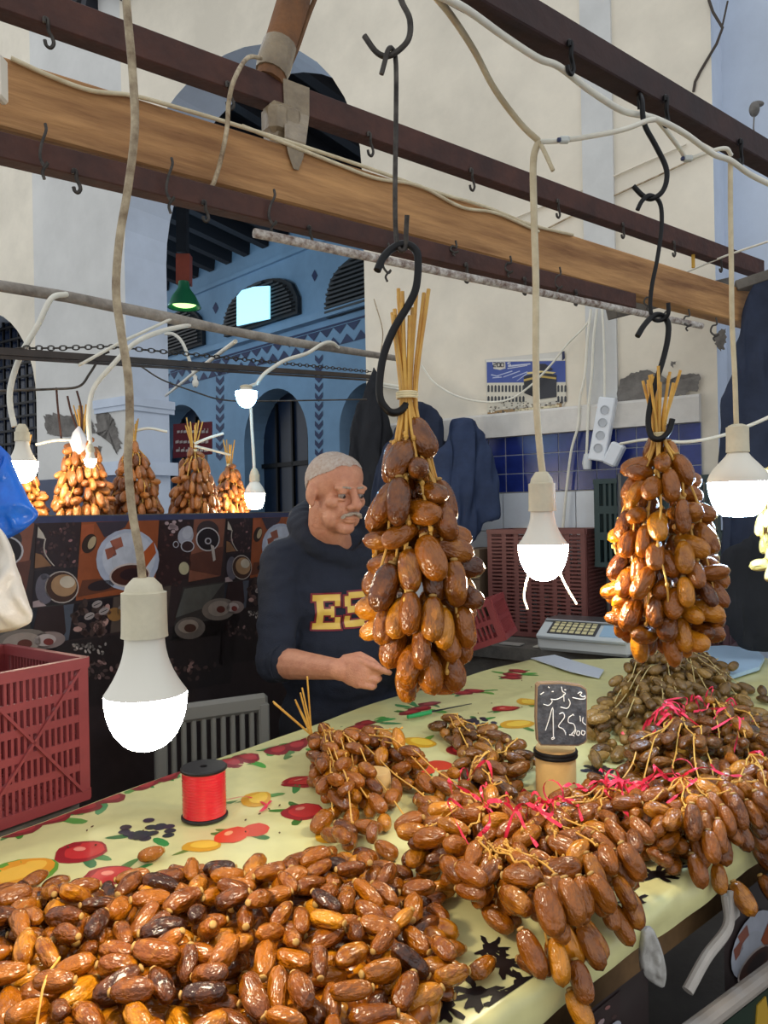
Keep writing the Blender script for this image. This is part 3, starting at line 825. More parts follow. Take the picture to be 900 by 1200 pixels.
def collage(mb, fn, k0, k1, sc=1.0, base=None):
    for k in range(k0, k1 + 1):
        for lay, col, pts in motif:
            mb.poly([fn((s + k * PER) * sc, z, lay) for s, z in pts], col=tuple(int(x * .84) for x in col))
sa_, sb_ = PX(-60, 640)[0], PX(450, 640)[0]
ztop = 1.555
pc = MB()
pc.prism([PART.at(sa_, 0.25), PART.at(sb_, 0.25), PART.at(sb_, ztop), PART.at(sa_, ztop)], -PART.n * 0.003, col=(50, 40, 40))
pc.poly([PART.at(sa_, ztop - .017, .0006), PART.at(sb_, ztop - .017, .0006), PART.at(sb_, ztop, .0006), PART.at(sa_, ztop, .0006)], col=(58, 62, 92))
lim = lambda s: max(sa_, min(sb_, s))
collage(pc, lambda s, z, l: PART.at(lim(s), min(z, ztop - .017), 0.0006 + 0.0005 * l), -1, 2)
part = tag(pc.build('coffee_print_curtain', M_print, org=(-0.6, 2.5, 0.25)), 'oilcloth partition printed with a collage of coffee cups and beans behind the vendor', 'partition cloth')
pf = MB()
pf.bar(PART.at(sa_, ztop - .012, -.02), PART.at(sb_, ztop - .012, -.02), .03, .03)
pf_t = thing('partition_frame', 'thin dark rail frame carrying the coffee print oilcloth', 'frame', PART.at((sa_ + sb_) / 2, 0, -.02))
pf.build('top_rail', M_greywood, pf_t)
for f in (0.02, 0.5, 0.98):
    s_ = sa_ + (sb_ - sa_) * f
    q = MB(); q.bar(PART.at(s_, 0, -.025), PART.at(s_, ztop - .027, -.025), .035, .035, up=PART.n); q.build('post', M_greywood, pf_t)

# ---- front of the counter
FRONT = Plane((N0.x, N0.y), (DT.x, DT.y))
OUT = FRONT.n
fc = MB()
def fz(u, v): return FRONT.sz(u, v)
zlo = 0.12; zhi = ZT - 0.055
g0, g1 = fz(742, 1070)[0], fz(832, 1040)[0]
gz0, gz1 = fz(790, 1150)[1], zhi
zg = ZT - 0.19
SL, SR = -0.62, 1.93
for (a, b, z0, z1) in ((SL, SR, zlo, zg), (SL, g0, zg, zhi), (g1, SR, zg, zhi)):
    fc.poly([FRONT.at(a, z0, .02), FRONT.at(b, z0, .02), FRONT.at(b, z1, .02), FRONT.at(a, z1, .02)], col=(44, 34, 34))
def fmap(s, z, l):
    return FRONT.at(s, z, .021 + .0005 * l)
zs_ = [z for _, _, pts in motif for _, z in pts]
zmn, zmx = min(zs_), max(zs_)
for k in range(-1, 4):
    for lay, col, pts in motif:
        q = [((s - PX(42.5, 640)[0]) * 0.8 + k * PER * 0.8 - 0.25, zhi - (zmx - z) * 0.62) for s, z in pts]
        if all(SL < s < SR for s, z in q) and not any(g0 - .01 < s < g1 + .01 and z > zg - .01 for s, z in q):
            fc.poly([fmap(s, z, lay) for s, z in q], col=tuple(int(c * .75) for c in col))
tag(fc.build('coffee_print_skirt', M_print, org=(0.6, 1.2, zlo)), 'dark coffee print oilcloth skirt hanging on the front of the counter table', 'table skirt')
# rolled pale rim of the torn opening, hanging clear film, pipe and green sack below
rl = MB()
rl.tube(catmull([FRONT.at(*fz(828, 1040), .03), FRONT.at(*fz(826, 1075), .035), FRONT.at(*fz(800, 1110), .035), FRONT.at(*fz(782, 1150), .03)], 8), [.008] * 25, 10)
tag(rl.build('rolled_cloth_edge', mat('pale_rolled_edge', (176, 168, 160), .6, var=.15)), 'pale rolled edge of oilcloth around the dark gap under the counter', 'cloth edge')
fm = MB()
fp_ = [(750, 1086), (764, 1084), (776, 1112), (782, 1140), (778, 1160), (764, 1152), (750, 1140), (748, 1115)]
film_px = fp_
M_film = mat('clear_film', (200, 196, 190), 0.25, bump=0.6, bscale=30, trans=0.3)
fm = MB(); fm.prism([FRONT.at(*fz(u, v), .034) for u, v in [(826, 1034), (836, 1034), (838, 1062), (832, 1068), (826, 1060)]], OUT * 0.004)
tag(fm.build('plastic_scrap', M_film), 'scrap of clear plastic stuck at the end of the dark gap', 'plastic scrap')
pp = MB(); pp.tube([FRONT.at(*fz(700, 1225), .06), FRONT.at(*fz(960, 1050), .06)], .013, 12)
tag(pp.build('front_pipe', mat('pale_pipe', (150, 140, 130), .5, var=.15)), 'pale pipe running along the lower front of the counter', 'pipe')
gs = MB()
gq = lambda u, v, o=.05: FRONT.at(*fz(u, v), o)
gs.prism([gq(760, 1215), gq(905, 1112), gq(910, 1230), gq(760, 1260)], -OUT * .01, col=(20, 44, 30))
gs.prism([gq(848, 1160), gq(858, 1150), gq(866, 1200), gq(852, 1230), gq(836, 1220), gq(846, 1190)], OUT * .002, col=(190, 150, 40))
def strokes(mb, fn, pts, wd, col, off=(0, 0, 0)):
    mb.tube([fn(*p) for p in pts], wd, 5, col=col)
# yellow lettering "Ecuashu" leaning along the sack
xs = 856
letters = {'E': [[(6, 0), (0, 0), (0, 10), (6, 10)], [(0, 5), (5, 5)]], 'c': [[(5, 4), (1, 4), (0, 7), (1, 10), (5, 10)]], 'u': [[(0, 4), (0, 9), (2, 10), (4, 9), (5, 4)], [(5, 4), (5, 10)]],
           'a': [[(5, 4), (1, 4), (0, 7), (1, 10), (5, 9)], [(5, 4), (5, 10)]], 's': [[(5, 4), (1, 4), (1, 6.5), (4, 7.5), (4, 10), (0, 10)]], 'h': [[(0, 0), (0, 10)], [(0, 5), (3, 4), (4, 6), (4, 10)]]}
x = 0
for chh in 'Ecuashu':
    for st in letters[chh]:
        gs.tube([gq(858 + (x + px_) * .86, 1196 - (x + px_) * .62 + (py_ - 5) * 1.05, .052) for px_, py_ in st], .0022, 5, col=(206, 186, 50))
    x += 7.2
for k in range(8):
    a = k * .5 - 1.75
    gs.tube([gq(872, 1158, .052), gq(872 + 6 * math.sin(a), 1152 - 6 * math.cos(a), .052)], .002, 4, col=(196, 176, 50))
tag(gs.build('banana_carton', M_paper), 'dark green carton panel with yellow lettering under the pale front pipe', 'carton')

# ================================================================== RAILS, BEAM, PIPES
def Zp(u, v, z):
    r = ray(u, v); return CAM + r * ((z - CAM.z) / r.z)
def beam(name, a, b, wd, ht, m, label, cat, ch=0.002, group=None, kind=None):
    a, b = V(a), V(b); d = (b - a); L = d.length; d.normalize()
    sd = V((0, 0, 1)).cross(d).normalized(); up = d.cross(sd)
    mb = MB(); mb.box((0, 0, 0), (L, wd, ht), ch=ch)
    me = mb.mesh(name, V((0, 0, 0))); me.materials.append(m)
    o = bpy.data.objects.new(name, me); COL.objects.link(o)
    o.matrix_world = Matrix.Translation((a + b) / 2) @ Matrix((d, sd, up)).transposed().to_4x4()
    tag(o, label, cat, group, kind)
    return a, b
def ext(a, b, k0, k1):
    d = (b - a); return a - d * k0, b + d * k1
RA = ext(Zp(0, -3, 2.47), Zp(890, 316, 2.47), .25, 0)
beam('hook_rail', RA[0], RA[1], .04, .062, M_rust, 'rust brown steel rail above the thick timber beam', 'rail')
BW = ext(Zp(0, 117, 2.27), Zp(850, 357, 2.27), .02, .16)
M_woodb = mat('beam_timber', (196, 146, 92), 0.75, col2=(122, 80, 44), vscale=9, stretch=(0.22, 2.4, 2.4), bump=0.5, bscale=22)
beam('timber_beam', BW[0], BW[1], .06, .122, M_woodb, 'thick orange brown timber beam spanning over the stall', 'beam', ch=.004)
RB = ext(Zp(0, 174, 2.17), Zp(740, 354, 2.17), .25, 0)
beam('hook_rail', RB[0], RB[1], .035, .044, M_rust, 'dark rust steel rail slung just below the timber beam', 'rail')
RC = ext(Zp(575, 0, 2.22), Zp(900, 186, 2.22), .55, .35)
beam('hook_rail', RC[0], RC[1], .035, .046, mat('dark_rust', (62, 36, 32), .7, .1, col2=(44, 28, 28), vscale=9, bump=.25), 'dark rust steel rail carrying the two big date bundles', 'rail')
pipe = MB(); pa, pb = Zp(298, 273, 2.1), Zp(822, 382, 2.1)
pipe.tube([pa.lerp(pb, k / 12) for k in range(13)], .0095, 10)
tag(pipe.build('hanging_pipe', mat('flaking_pipe', (96, 70, 56), .75, col2=(206, 200, 192), vscale=60, bump=.4, bscale=80), smooth=40), 'thin rusty pipe with flaking white paint slung under the beam', 'pipe')
beam('grey_board', P(716, 366, 2.85), P(850, 334, 3.12), .05, .05, M_greywood, 'weathered grey batten behind the end of the timber beam', 'batten')
beam('grey_board', P(862, 338, 2.78), P(940, 312, 2.70), .09, .035, M_greywood, 'weathered grey board above the hanging dark drape', 'board')
# slanting post taped to the rails
def col_at(a, b, u):
    lo_, hi_ = 0.0, 1.0
    for _ in range(40):
        mid = (lo_ + hi_) / 2; q_ = a.lerp(b, mid) - CAM
        if 450 + F * q_.dot(CR) / q_.y < u: lo_ = mid
        else: hi_ = mid
    return a.lerp(b, (lo_ + hi_) / 2)
RD = (RA[1] - RA[0]).normalized(); RNn = V((RD.y, -RD.x, 0))          # along the rails, towards the customer
pr_ = col_at(*RA, 316); foot = V((pr_.x, pr_.y, 2.501))
po = thing('slanted_post', 'slanting rough timber post standing on the upper rail, taped at its foot', 'post', foot)
ptop = P(357, -40, pr_.y + .05)
q = MB(); q.tube([ptop, ptop.lerp(foot, .35), ptop.lerp(foot, .7), foot + UPZ * -.004], [.036, .037, .036, .032], 10); q.build('pole', mat('rough_pole', (140, 92, 52), .8, col2=(98, 66, 42), vscale=14, bump=.5, bscale=30), po, smooth=50)
q = MB(); q.tube(catmull([ptop + RD * .045 - UPZ * .02, ptop.lerp(foot, .4) + RD * .04 + RNn * .01, ptop.lerp(foot, .7) + RD * .036 + RNn * .012, foot.lerp(ptop, .12) + RD * .03 + RNn * .014], 6), .006, 6); q.build('root_strand', mat('bark', (110, 78, 50), .85, var=.3), po)
M_tape = mat('packing_tape', (150, 132, 104), .25, col2=(112, 96, 76), vscale=14, bump=.6, bscale=30)
q = MB(); q.tube([foot.lerp(ptop, .05), foot.lerp(ptop, .12), foot.lerp(ptop, .20), foot.lerp(ptop, .30)], [.0355, .039, .0385, .0375], 14); q.build('tape_wrap', M_tape, po, smooth=50)
# taped packing piece between rail and beam, and the tape running down over both
b_r, b_b = col_at(*RA, 331), col_at(*BW, 331)
bc = V(((b_r.x + b_b.x) / 2, (b_r.y + b_b.y) / 2, (2.439 + 2.331) / 2))
q = MB(); q.box(bc, (.078, .052, .110), (RD, -RNn, UPZ), ch=.012); q.box(bc + RD * -.02 + UPZ * .012 + RNn * .004, (.05, .058, .07), (RD, -RNn, UPZ), ch=.014); q.build('packing_piece', M_tape, po)
t0_ = col_at(*RA, 341); tb_ = col_at(*BW, 337)
q = MB(); n0 = len(q.v)
ws_ = [(t0_ + RNn * .0 + UPZ * .033, .034), (t0_ + RNn * .0225 + UPZ * .031, .034), (t0_ + RNn * .0225 - UPZ * .033, .032), (tb_ + RNn * .034 + UPZ * .075, .026), (tb_ + RNn * .034 + UPZ * .040, .018), (tb_ + RNn * .034 + UPZ * .012, .006)]
vs = []
for p_, w_ in ws_: vs += [p_ - RD * w_, p_ + RD * w_]
vs += [v_ + RNn * .002 for v_ in vs]
m_ = len(ws_) * 2
fs = []
for k in range(len(ws_) - 1):
    a_ = 2 * k
    fs += [(a_, a_ + 1, a_ + 3, a_ + 2), (m_ + a_, m_ + a_ + 2, m_ + a_ + 3, m_ + a_ + 1), (a_, a_ + 2, m_ + a_ + 2, m_ + a_), (a_ + 1, m_ + a_ + 1, m_ + a_ + 3, a_ + 3)]
fs += [(0, m_, m_ + 1, 1), (m_ - 2, m_ - 1, 2 * m_ - 1, 2 * m_ - 2)]
q.add(vs, fs); q.build('tape_strip', M_tape, po)
# rack of the neighbouring stall
nb_ = MB(); nb_.tube([P(-25, 331, 2.18), P(80, 348, 2.35), P(200, 373, 2.6), P(260, 386, 2.75), P(330, 399, 2.95), P(452, 418, 3.5), WALL.hit(482, 423) + WALL.n * .03], [.017, .018, .02, .016, .018, .014, .014], 10)
tag(nb_.build('rack_pole', mat('taped_pole', (120, 112, 104), .8, col2=(168, 160, 150), vscale=16, bump=.5, bscale=50), smooth=50), 'gnarled grey pole wrapped in tape over the neighbouring stall', 'pole')
nb_ = MB(); nb_.bar(P(-25, 410, 2.1), WALL.hit(437, 442) + WALL.n * .01, .02, .02); nb_.bar(P(-25, 417, 2.1), WALL.hit(437, 446) + WALL.n * .01, .012, .008)
tag(nb_.build('rack_bar', mat('bar_dark', (66, 58, 54), .7, var=.3)), 'thin dark bar with a pale underside below the taped pole', 'bar')
nb_ = MB(); nb_.tube([WALL.hit(440, 449) + WALL.n * .016, WALL.hit(472, 454) + WALL.n * .016], .009, 8); nb_.tube([WALL.hit(440, 452) + WALL.n * .034, WALL.hit(472, 457) + WALL.n * .034], .005, 8)
tag(nb_.build('white_conduit', M_cord), 'short white conduit at the end of the thin dark bar', 'conduit')
# ================================================================== DATES
def date_mesh(name, seed, wrinkle, mats, plump=1.0, nu=16, nv=12):
    """unit length along z (-0.5..0.5), radius about 0.25; pale calyx at the top end"""
    rr = random.Random(seed); ph = rr.uniform(0, 6); bend = rr.uniform(-.05, .05)
    mb = MB(); vs = []; fs = []
    fl_ = rr.uniform(.86, 1.0)
    for i in range(nv + 1):
        t = i / nv; z = -.5 + t
        e = 1.0 - abs(2 * t - 1) ** 2.3
        r = .25 * plump * (max(0, e) ** .5) * (1.0 + .10 * (0.5 - t))
        if i in (0, nv):
            vs.append(V((bend * 0, 0, z))); continue
        for k in range(nu):
            a = 2 * pi * k / nu
            w = wrinkle * (noise.noise(V((math.cos(a) * 1.8 + seed * 3, math.sin(a) * 1.8, z * 1.6 + seed))) + .6 * noise.noise(V((math.cos(a) * 4.5, math.sin(a) * 4.5 + seed, z * 1.5))))
            q = r * (1 + w)
            vs.append(V((q * math.cos(a) + bend * (1 - 4 * z * z), q * fl_ * math.sin(a), z)))
    for k in range(nu):
        fs.append((0, 1 + (k + 1) % nu, 1 + k))
    for i in range(nv - 2):
        for k in range(nu):
            a = 1 + i * nu + k; b = 1 + i * nu + (k + 1) % nu
            fs.append((a, b, b + nu, a + nu))
    last = len(vs) - 1; o = 1 + (nv - 2) * nu
    for k in range(nu): fs.append((last, o + k, o + (k + 1) % nu))
    mb.add(vs, fs)
    mb.lathe([(0, .515), (.05, .515), (.085, .50), (.10, .475), (.06, .44)], (0, 0, 0), None, 8, m=1)
    me = mb.mesh(name, V((0, 0, 0)))
    for m in mats: me.materials.append(m)
    me.polygons.foreach_set('use_smooth', [True] * len(me.polygons))
    return me, mb
NV = 8
DMESH = {}
RAWD = [date_mesh('raw', 40 + s, .22, [M_date['loose']])[1] for s in range(NV)]
for k in DS:
    DMESH[k] = [date_mesh('date_' + k, 40 + s if k == 'loose' else 100 + s, .24 if k == 'loose' else (.15 if k == 'amber' else .12), [M_date[k], M_calyx], 1.0 if k != 'amber' else 1.08)[0] for s in range(NV)]

def axrot(d, spin):
    x, y, z = frame(d)
    return Matrix((x, y, z)).transposed() @ Matrix.Rotation(spin, 3, 'Z')
class Heap:
    """drops dates one by one: each is three spheres and comes to rest on what already lies there"""
    def __init__(s, floor): s.S = np.zeros((0, 4)); s.floor = floor
    def rest(s, c, d, L, r):
        offs = [d * (L * k) for k in (-.27, 0, .27)]
        rs = (r * .82, r * .95, r * .82)
        z = -9
        for o, q in zip(offs, rs):
            x, y = c.x + o.x, c.y + o.y
            if any((x - ox) ** 2 + (y - oy) ** 2 < (orr + q) ** 2 for ox, oy, orr in OBST): return 9.0
            zz = s.floor(x, y) + q - o.z
            if len(s.S):
                dx = s.S[:, 0] - x; dy = s.S[:, 1] - y; rr = (s.S[:, 3] + q) * .975
                g = rr * rr - dx * dx - dy * dy
                mk = g > 0
                if mk.any(): zz = max(zz, float((s.S[mk, 2] + np.sqrt(g[mk])).max()) - o.z)
            z = max(z, zz)
        return z
    def put(s, c, d, L, r):
        n = [[*(c + d * (L * k)), q] for k, q in ((-.27, r * .82), (0, r * .95), (.27, r * .82))]
        s.S = np.vstack([s.S, np.array(n)])
    def top(s, x, y, rad=.012):
        z = s.floor(x, y)
        if len(s.S):
            dx = s.S[:, 0] - x; dy = s.S[:, 1] - y; g = (s.S[:, 3] + rad) ** 2 - dx * dx - dy * dy
            mk = g > 0
            if mk.any(): z = max(z, float((s.S[mk, 2] + np.sqrt(g[mk])).max()) - rad)
        return z
EDGE0 = N0
SIGN_AT, BLOCK_AT, SPOOL_AT = flat(T(652, 938)), flat(T(440, 938)), flat(T(240, 962))
OBST = [(SIGN_AT.x, SIGN_AT.y, .041), (BLOCK_AT.x, BLOCK_AT.y, .031), (SPOOL_AT.x, SPOOL_AT.y, .043)]   # upright things the dates lie around
TRAY = [flat(T(u, v)) for u, v in [(800, 766), (850, 764), (885, 768), (896, 778), (890, 790), (860, 800), (810, 800), (790, 785)]]
TRAY_C = flat(T(862, 776)); TRAY_Z = max(wrk(a.lerp(b, f).lerp(TRAY_C, g).x, a.lerp(b, f).lerp(TRAY_C, g).y) for a, b in zip(TRAY, TRAY[1:] + TRAY[:1]) for f in (0, .25, .5, .75) for g in (0, .2, .4, .6, .8)) + .002
def in_tray(x, y):
    r = False
    for a, b in zip(TRAY, TRAY[1:] + TRAY[:1]):
        if (a.y > y) != (b.y > y) and x < (b.x - a.x) * (y - a.y) / (b.y - a.y) + a.x: r = not r
    return r
def table_floor(x, y):
    d = (V((x, y, 0)) - EDGE0).dot(NT)          # distance inside the front edge
    if d < -0.018: return ZT + .010 + (d + .018) * 2.2
    if d < 0: return ZT + .010
    return (TRAY_Z + .0125 if in_tray(x, y) else wrk(x, y)) + .0035

# ---------------------------------------------------------------- loose heap
# crest and outline of the heap on the table, from its edge in the photograph
HC = [flat(T(u, v, h)) for u, v, h in ((-60, 1105, 0.0), (0, 1070, .0), (90, 1068, .0), (180, 1052, .0), (300, 1040, .0), (400, 1022, .0), (470, 1035, .0), (520, 1075, .0), (548, 1120, .0), (545, 1190, .0), (520, 1260, .0), (450, 1420, 0))]
HCx = np.array([(p.x, p.y) for p in HC] + [(HC[-1].x - .25, HC[-1].y - .02), (HC[0].x - .1, HC[0].y - .3)])
def inside_dist(x, y):
    """signed distance to the heap outline, positive inside"""
    n = len(HCx); ins_ = False; best = 9
    for i in range(n):
        x0, y0 = HCx[i]; x1, y1 = HCx[(i + 1) % n]
        if (y0 > y) != (y1 > y) and x < (x1 - x0) * (y - y0) / (y1 - y0) + x0: ins_ = not ins_
        ex, ey = x1 - x0, y1 - y0; t = max(0, min(1, ((x - x0) * ex + (y - y0) * ey) / (ex * ex + ey * ey)))
        best = min(best, math.hypot(x - x0 - ex * t, y - y0 - ey * t))
    return best if ins_ else -best
def mound(x, y):
    d = inside_dist(x, y)
    return 0.088 * (1 - math.exp(-max(0, d) / .07)) if d > 0 else 0.0
def heap_floor(x, y):
    base = table_floor(x, y)
    return max(base, ZT + mound(x, y) - .048) if mound(x, y) > .048 else base
heap = Heap(heap_floor)
RH = random.Random(21)
lo, hi = HCx.min(0), HCx.max(0)
hd = []
tries = 0
def inframe(p, m=20):
    q = p - CAM
    if q.y < .1: return False
    u = 450 + F * q.dot(CR) / q.y; v = 600 - F * q.dot(CU) / q.y
    return -m < u < 900 + m and v < 1200 + m and v > 0
while tries < 900 and len(hd) < 640:
    tries += 1
    best = None
    for _ in range(7):
        x, y = RH.uniform(lo[0], hi[0]), RH.uniform(lo[1], hi[1])
        di = inside_dist(x, y)
        if di < .004: continue
        if not inframe(V((x, y, ZT + mound(x, y))), 45): continue
        a = RH.uniform(0, 2 * pi); tl = RH.gauss(0, .28)
        d = V((math.cos(a) * math.cos(tl), math.sin(a) * math.cos(tl), math.sin(tl)))
        L = RH.uniform(.043, .055); r = L * RH.uniform(.215, .255)
        z = heap.rest(V((x, y, 0)), d, L, r)
        over = z - (ZT + mound(x, y))
        if best is None or over < best[0]: best = (over, V((x, y, z)), d, L, r)
    if best is None: continue
    if best[0] > .012: continue
    _, c, d, L, r = best
    heap.put(c, d, L, r); hd.append((c, d, L, r, RH.uniform(0, 6.28), RH.randrange(NV)))
# rank by how much of each lies on top, towards the camera
def seen(c, r):
    v = CAM - c; v.normalize(); ok = 0
    S = heap.S
    x, y, _ = frame(v)
    for e in ((0, 0), (1, 0), (-1, 0), (0, 1), (0, -1)):
        o = np.array(c + x * e[0] * r * .8 + y * e[1] * r * .8 + v * r * 1.3)
        w = S[:, :3] - o; t = w @ np.array(v); dd = (w * w).sum(1) - t * t
        if not ((t > 0) & (dd < (S[:, 3] * .9) ** 2)).any(): ok += 1
    dist = (CAM - c).length
    return ok / (dist * dist) if inframe(c, 10) else -1
order = sorted(range(len(hd)), key=lambda i: -seen(hd[i][0], hd[i][3]))
indiv = set(order[:300])
LAB = 'glossy amber brown loose date lying in the big heap on the oilcloth'
hm = MB()
for i, (c, d, L, r, sp, k) in enumerate(hd):
    rot = axrot(d, sp)
    if i in indiv:
        o = obj('date', DMESH['loose'][k], None, c, rot, (L * r / L / .25, r / .25, L))
        tag(o, LAB, 'date', 'loose dates in the heap')
    else:
        src = RAWD[k]; M = rot @ Matrix.Diagonal((r / .25, r / .25, L))
        hm.add([c + M @ q for q in src.v], src.f)
# the packed dates underneath, down to the cloth
n_ = 34
for i in range(n_):
    for j in range(n_):
        x = lo[0] + (hi[0] - lo[0]) * (i + .5 * (j % 2)) / n_; y = lo[1] + (hi[1] - lo[1]) * j / n_
        if inside_dist(x, y) > .03:
            z = max(heap_floor(x, y) - .017, wrk(x, y) + .0205)
            a = RH.uniform(0, 6.28); src = RAWD[(i + j) % NV]
            M = axrot((math.cos(a), math.sin(a), .1), a) @ Matrix.Diagonal((.06, .06, .05))
            hm.add([V((x, y, z)) + M @ q for q in src.v], src.f)
ho = hm.build('packed_dates', [M_date_heap], smooth=True, org=(-.2, .9, ZT))
tag(ho, 'packed brown dates filling the big heap beneath its top layer', 'dates', kind='stuff')
# a few strays beside the heap
for u, v, a, sl in ((177, 1008, .6, 'single brown date lying beside the dark grape print on the oilcloth'), (65, 1043, .9, 'single brown date lying between the apple print and the heap'), (42, 1050, 1.2, 'single brown date lying beside the orange melon print'), (530, 1178, .3, 'single brown date lying beside the heap near the counter edge'), (566, 1142, .8, 'single brown date lying on the black leaf print between heap and front bunch'), (520, 1160, 2.0, 'single brown date leaning on the foot of the heap by the black leaf print')):
    p = flat(T(u, v, .012)); d = V((math.cos(a), math.sin(a), 0)); L, r = .043, .0115
    z = heap.rest(p, d, L, r); c = V((p.x, p.y, z)); heap.put(c, d, L, r)
    o = obj('date', DMESH['loose'][int(u) % NV], None, c, axrot(d, a), (r / .25, r / .25, L))
    tag(o, sl, 'date', 'stray dates beside the heap')
# twigs lying in the heap
def twig(pts, label, r=.0014, m=None):
    q = MB(); L = [V((p.x, p.y, heap.top(p.x, p.y, .003) + h)) for p, h in pts]
    q.tube(catmull(L, 4), r, 6); tag(q.build('twig', m or M_stalk), label, 'twig')
twig([(flat(T(32, 1195, .09)), .006), (flat(T(50, 1160, .09)), .010), (flat(T(70, 1128, .09)), .006)], 'thin dry stalk lying on top of the big heap of dates')
twig([(flat(T(372, 1012, .03)), .004), (flat(T(388, 1010, .03)), .008)], 'short yellow stalk chip on the crest of the heap', .003)

# ---------------------------------------------------------------- bunches on the counter
bunch_heap = Heap(table_floor); bunch_heap.S = heap.S.copy()
RBn = random.Random(33)
def ribbon_part(root, knot, n, spread, rh, width=.006):
    for k in range(n):
        a = rh.uniform(0, 6.28); L = rh.uniform(.5, 1.0) * spread
        pts = [V((0, 0, 0))]
        h = rh.uniform(.012, .035)
        for j in range(1, 5):
            a += rh.uniform(-.7, .7)
            x, y = knot.x + math.cos(a) * L * j / 4, knot.y + math.sin(a) * L * j / 4
            z = bunch_heap.top(x, y, .004) + h * math.sin(pi * j / 4.5) * rh.uniform(.4, 1) + .003
            pts.append(V((x, y, z)))
        pts[0] = V((knot.x, knot.y, bunch_heap.top(knot.x, knot.y, .004) + .005))
        q = MB(); q.strip(catmull(pts, 7), width * rh.uniform(.6, 1.1)); q.build('ribbon', M_ribbon, root)
    # curled loop
    x, y = knot.x + rh.uniform(-.02, .02), knot.y + rh.uniform(-.02, .02); z = bunch_heap.top(x, y, .004) + .002
    rr = rh.uniform(.010, .018); b = rh.uniform(0, 3)
    q = MB(); q.strip([V((x + rr * math.cos(t) * math.cos(b), y + rr * math.cos(t) * math.sin(b), z + rr + rr * math.sin(t))) for t in [k * .45 - 1.6 for k in range(14)]], width * .7, up=(math.cos(b), math.sin(b), 0.01)); q.build('ribbon', M_ribbon, root)
def bunch(label, root_px, tips, n, kind, ribbons=0, zmax=.095, stalks=None, sz=.051, start=.22, lat=.014, hh=.03, name='date_bunch', stalk_mat=None, spread=.12):
    rp = flat(T(root_px[0], root_px[1], hh))
    root = thing(name, label, 'date bunch', V((rp.x, rp.y, ZT)), 'bunches of dates on the counter')
    rh = random.Random(int(root_px[0] * 7 + root_px[1]))
    TP = [flat(T(u, v, hh)) for u, v in tips]
    lens = [(t - rp).length for t in TP]
    sprig = [[] for _ in TP]
    made = 0; guard = 0
    while made < n and guard < n * 4:
        guard += 1
        i = rh.choices(range(len(TP)), weights=lens)[0]
        f = rh.uniform(start, 1.0); ax = (TP[i] - rp).normalized(); sd = V((-ax.y, ax.x, 0))
        best = None
        for _ in range(5):
            g = min(1.02, max(start, f + rh.uniform(-.08, .08)))
            c = rp.lerp(TP[i], g) + sd * rh.gauss(0, lat)
            a = rh.choice((-1, 1)) * rh.uniform(.15, .9)
            d = (ax * math.cos(a) + sd * math.sin(a)); tl = rh.gauss(-.05, .25)
            d = V((d.x * math.cos(tl), d.y * math.cos(tl), math.sin(tl)))
            e = (c - EDGE0).dot(NT)
            if e < 0: d = (d * .4 + V((0, 0, -1)) + (-NT) * .35).normalized()
            L = sz * rh.uniform(.9, 1.1); r = L * rh.uniform(.215, .25)
            z = bunch_heap.rest(c, d, L, r)
            if best is None or z < best[0]: best = (z, V((c.x, c.y, z)), d, L, r, g)
        z, c, d, L, r, g = best
        if z > ZT + zmax: continue
        bunch_heap.put(c, d, L, r)
        o = obj('date', DMESH[kind][rh.randrange(NV)], root, c, axrot(-d, rh.uniform(0, 6.28)), (r / .25, r / .25, L))
        sprig[i].append((g, c)); made += 1
    for i, t in enumerate(TP):
        pts = [V((rp.x, rp.y, bunch_heap.top(rp.x, rp.y, .003) + .004))]
        for j in range(1, 7):
            q = rp.lerp(t, j / 7.5) + V((rh.gauss(0, .004), rh.gauss(0, .004), 0))
            pts.append(V((q.x, q.y, bunch_heap.top(q.x, q.y, .003) + rh.uniform(.0, .004))))
        for _ in range(3):
            for j in range(1, len(pts) - 1): pts[j].z = max(pts[j].z, (pts[j - 1].z + pts[j + 1].z) / 2 - .003)
        q = MB(); q.tube(catmull(pts, 4), .0014, 6)
        for j in range(2, len(pts)):       # little knobs where the fruit was attached
            q.ell(pts[j] + V((.002, .001, .001)), (.0022, .0022, .0026), None, 6, 4)
        q.build('stalk', stalk_mat or M_stalk, root)
    if ribbons: ribbon_part(root, rp, ribbons, spread, rh)
    return root, rp
bA, rpA = bunch('date bunch with a sheaf of bare stalks sticking up over the fruit print', (372, 868), [(455, 868), (505, 905), (560, 940), (585, 985), (520, 990), (450, 975), (398, 955), (610, 955), (430, 930), (400, 985), (432, 1000)], 134, 'amber', 0, sz=.053, lat=.014, start=.12)
# its bare stalks
kn = T(366, 862, .06)
for (u, v, h) in ((320, 822, .10), (321, 824, .095), (346, 820, .10), (347, 823, .1), (354, 806, .12), (360, 793, .13), (352, 812, .11)):
    q = MB(); e = P(u, v, kn.y - .03 + RBn.uniform(-.03, .03)); q.tube([e, kn + V((RBn.uniform(-.004, .004), RBn.uniform(-.004, .004), RBn.uniform(-.004, .004))), rpA + V((RBn.uniform(0, .05), RBn.uniform(-.05, .0), ZT + .045))], [.0019, .0019, .0015], 7); q.build('stalk', M_stalk, bA)
q = MB(); q.ell(P(412, 858, kn.y - .02), (.021, .012, .011), nu=12, nv=8); q.build('date', M_date['amber'], bA, smooth=True)
bunch('small dull brown date bunch beside the green handled knife', (520, 848), [(585, 862), (600, 880), (560, 885)], 26, 'brown', 0, start=.0, lat=.016)
bunch('brown date bunch heaped against the foot of the price sign block', (548, 922), [(622, 890), (622, 925), (600, 950), (580, 895)], 44, 'brown', 1, zmax=.075, start=.1, lat=.018)
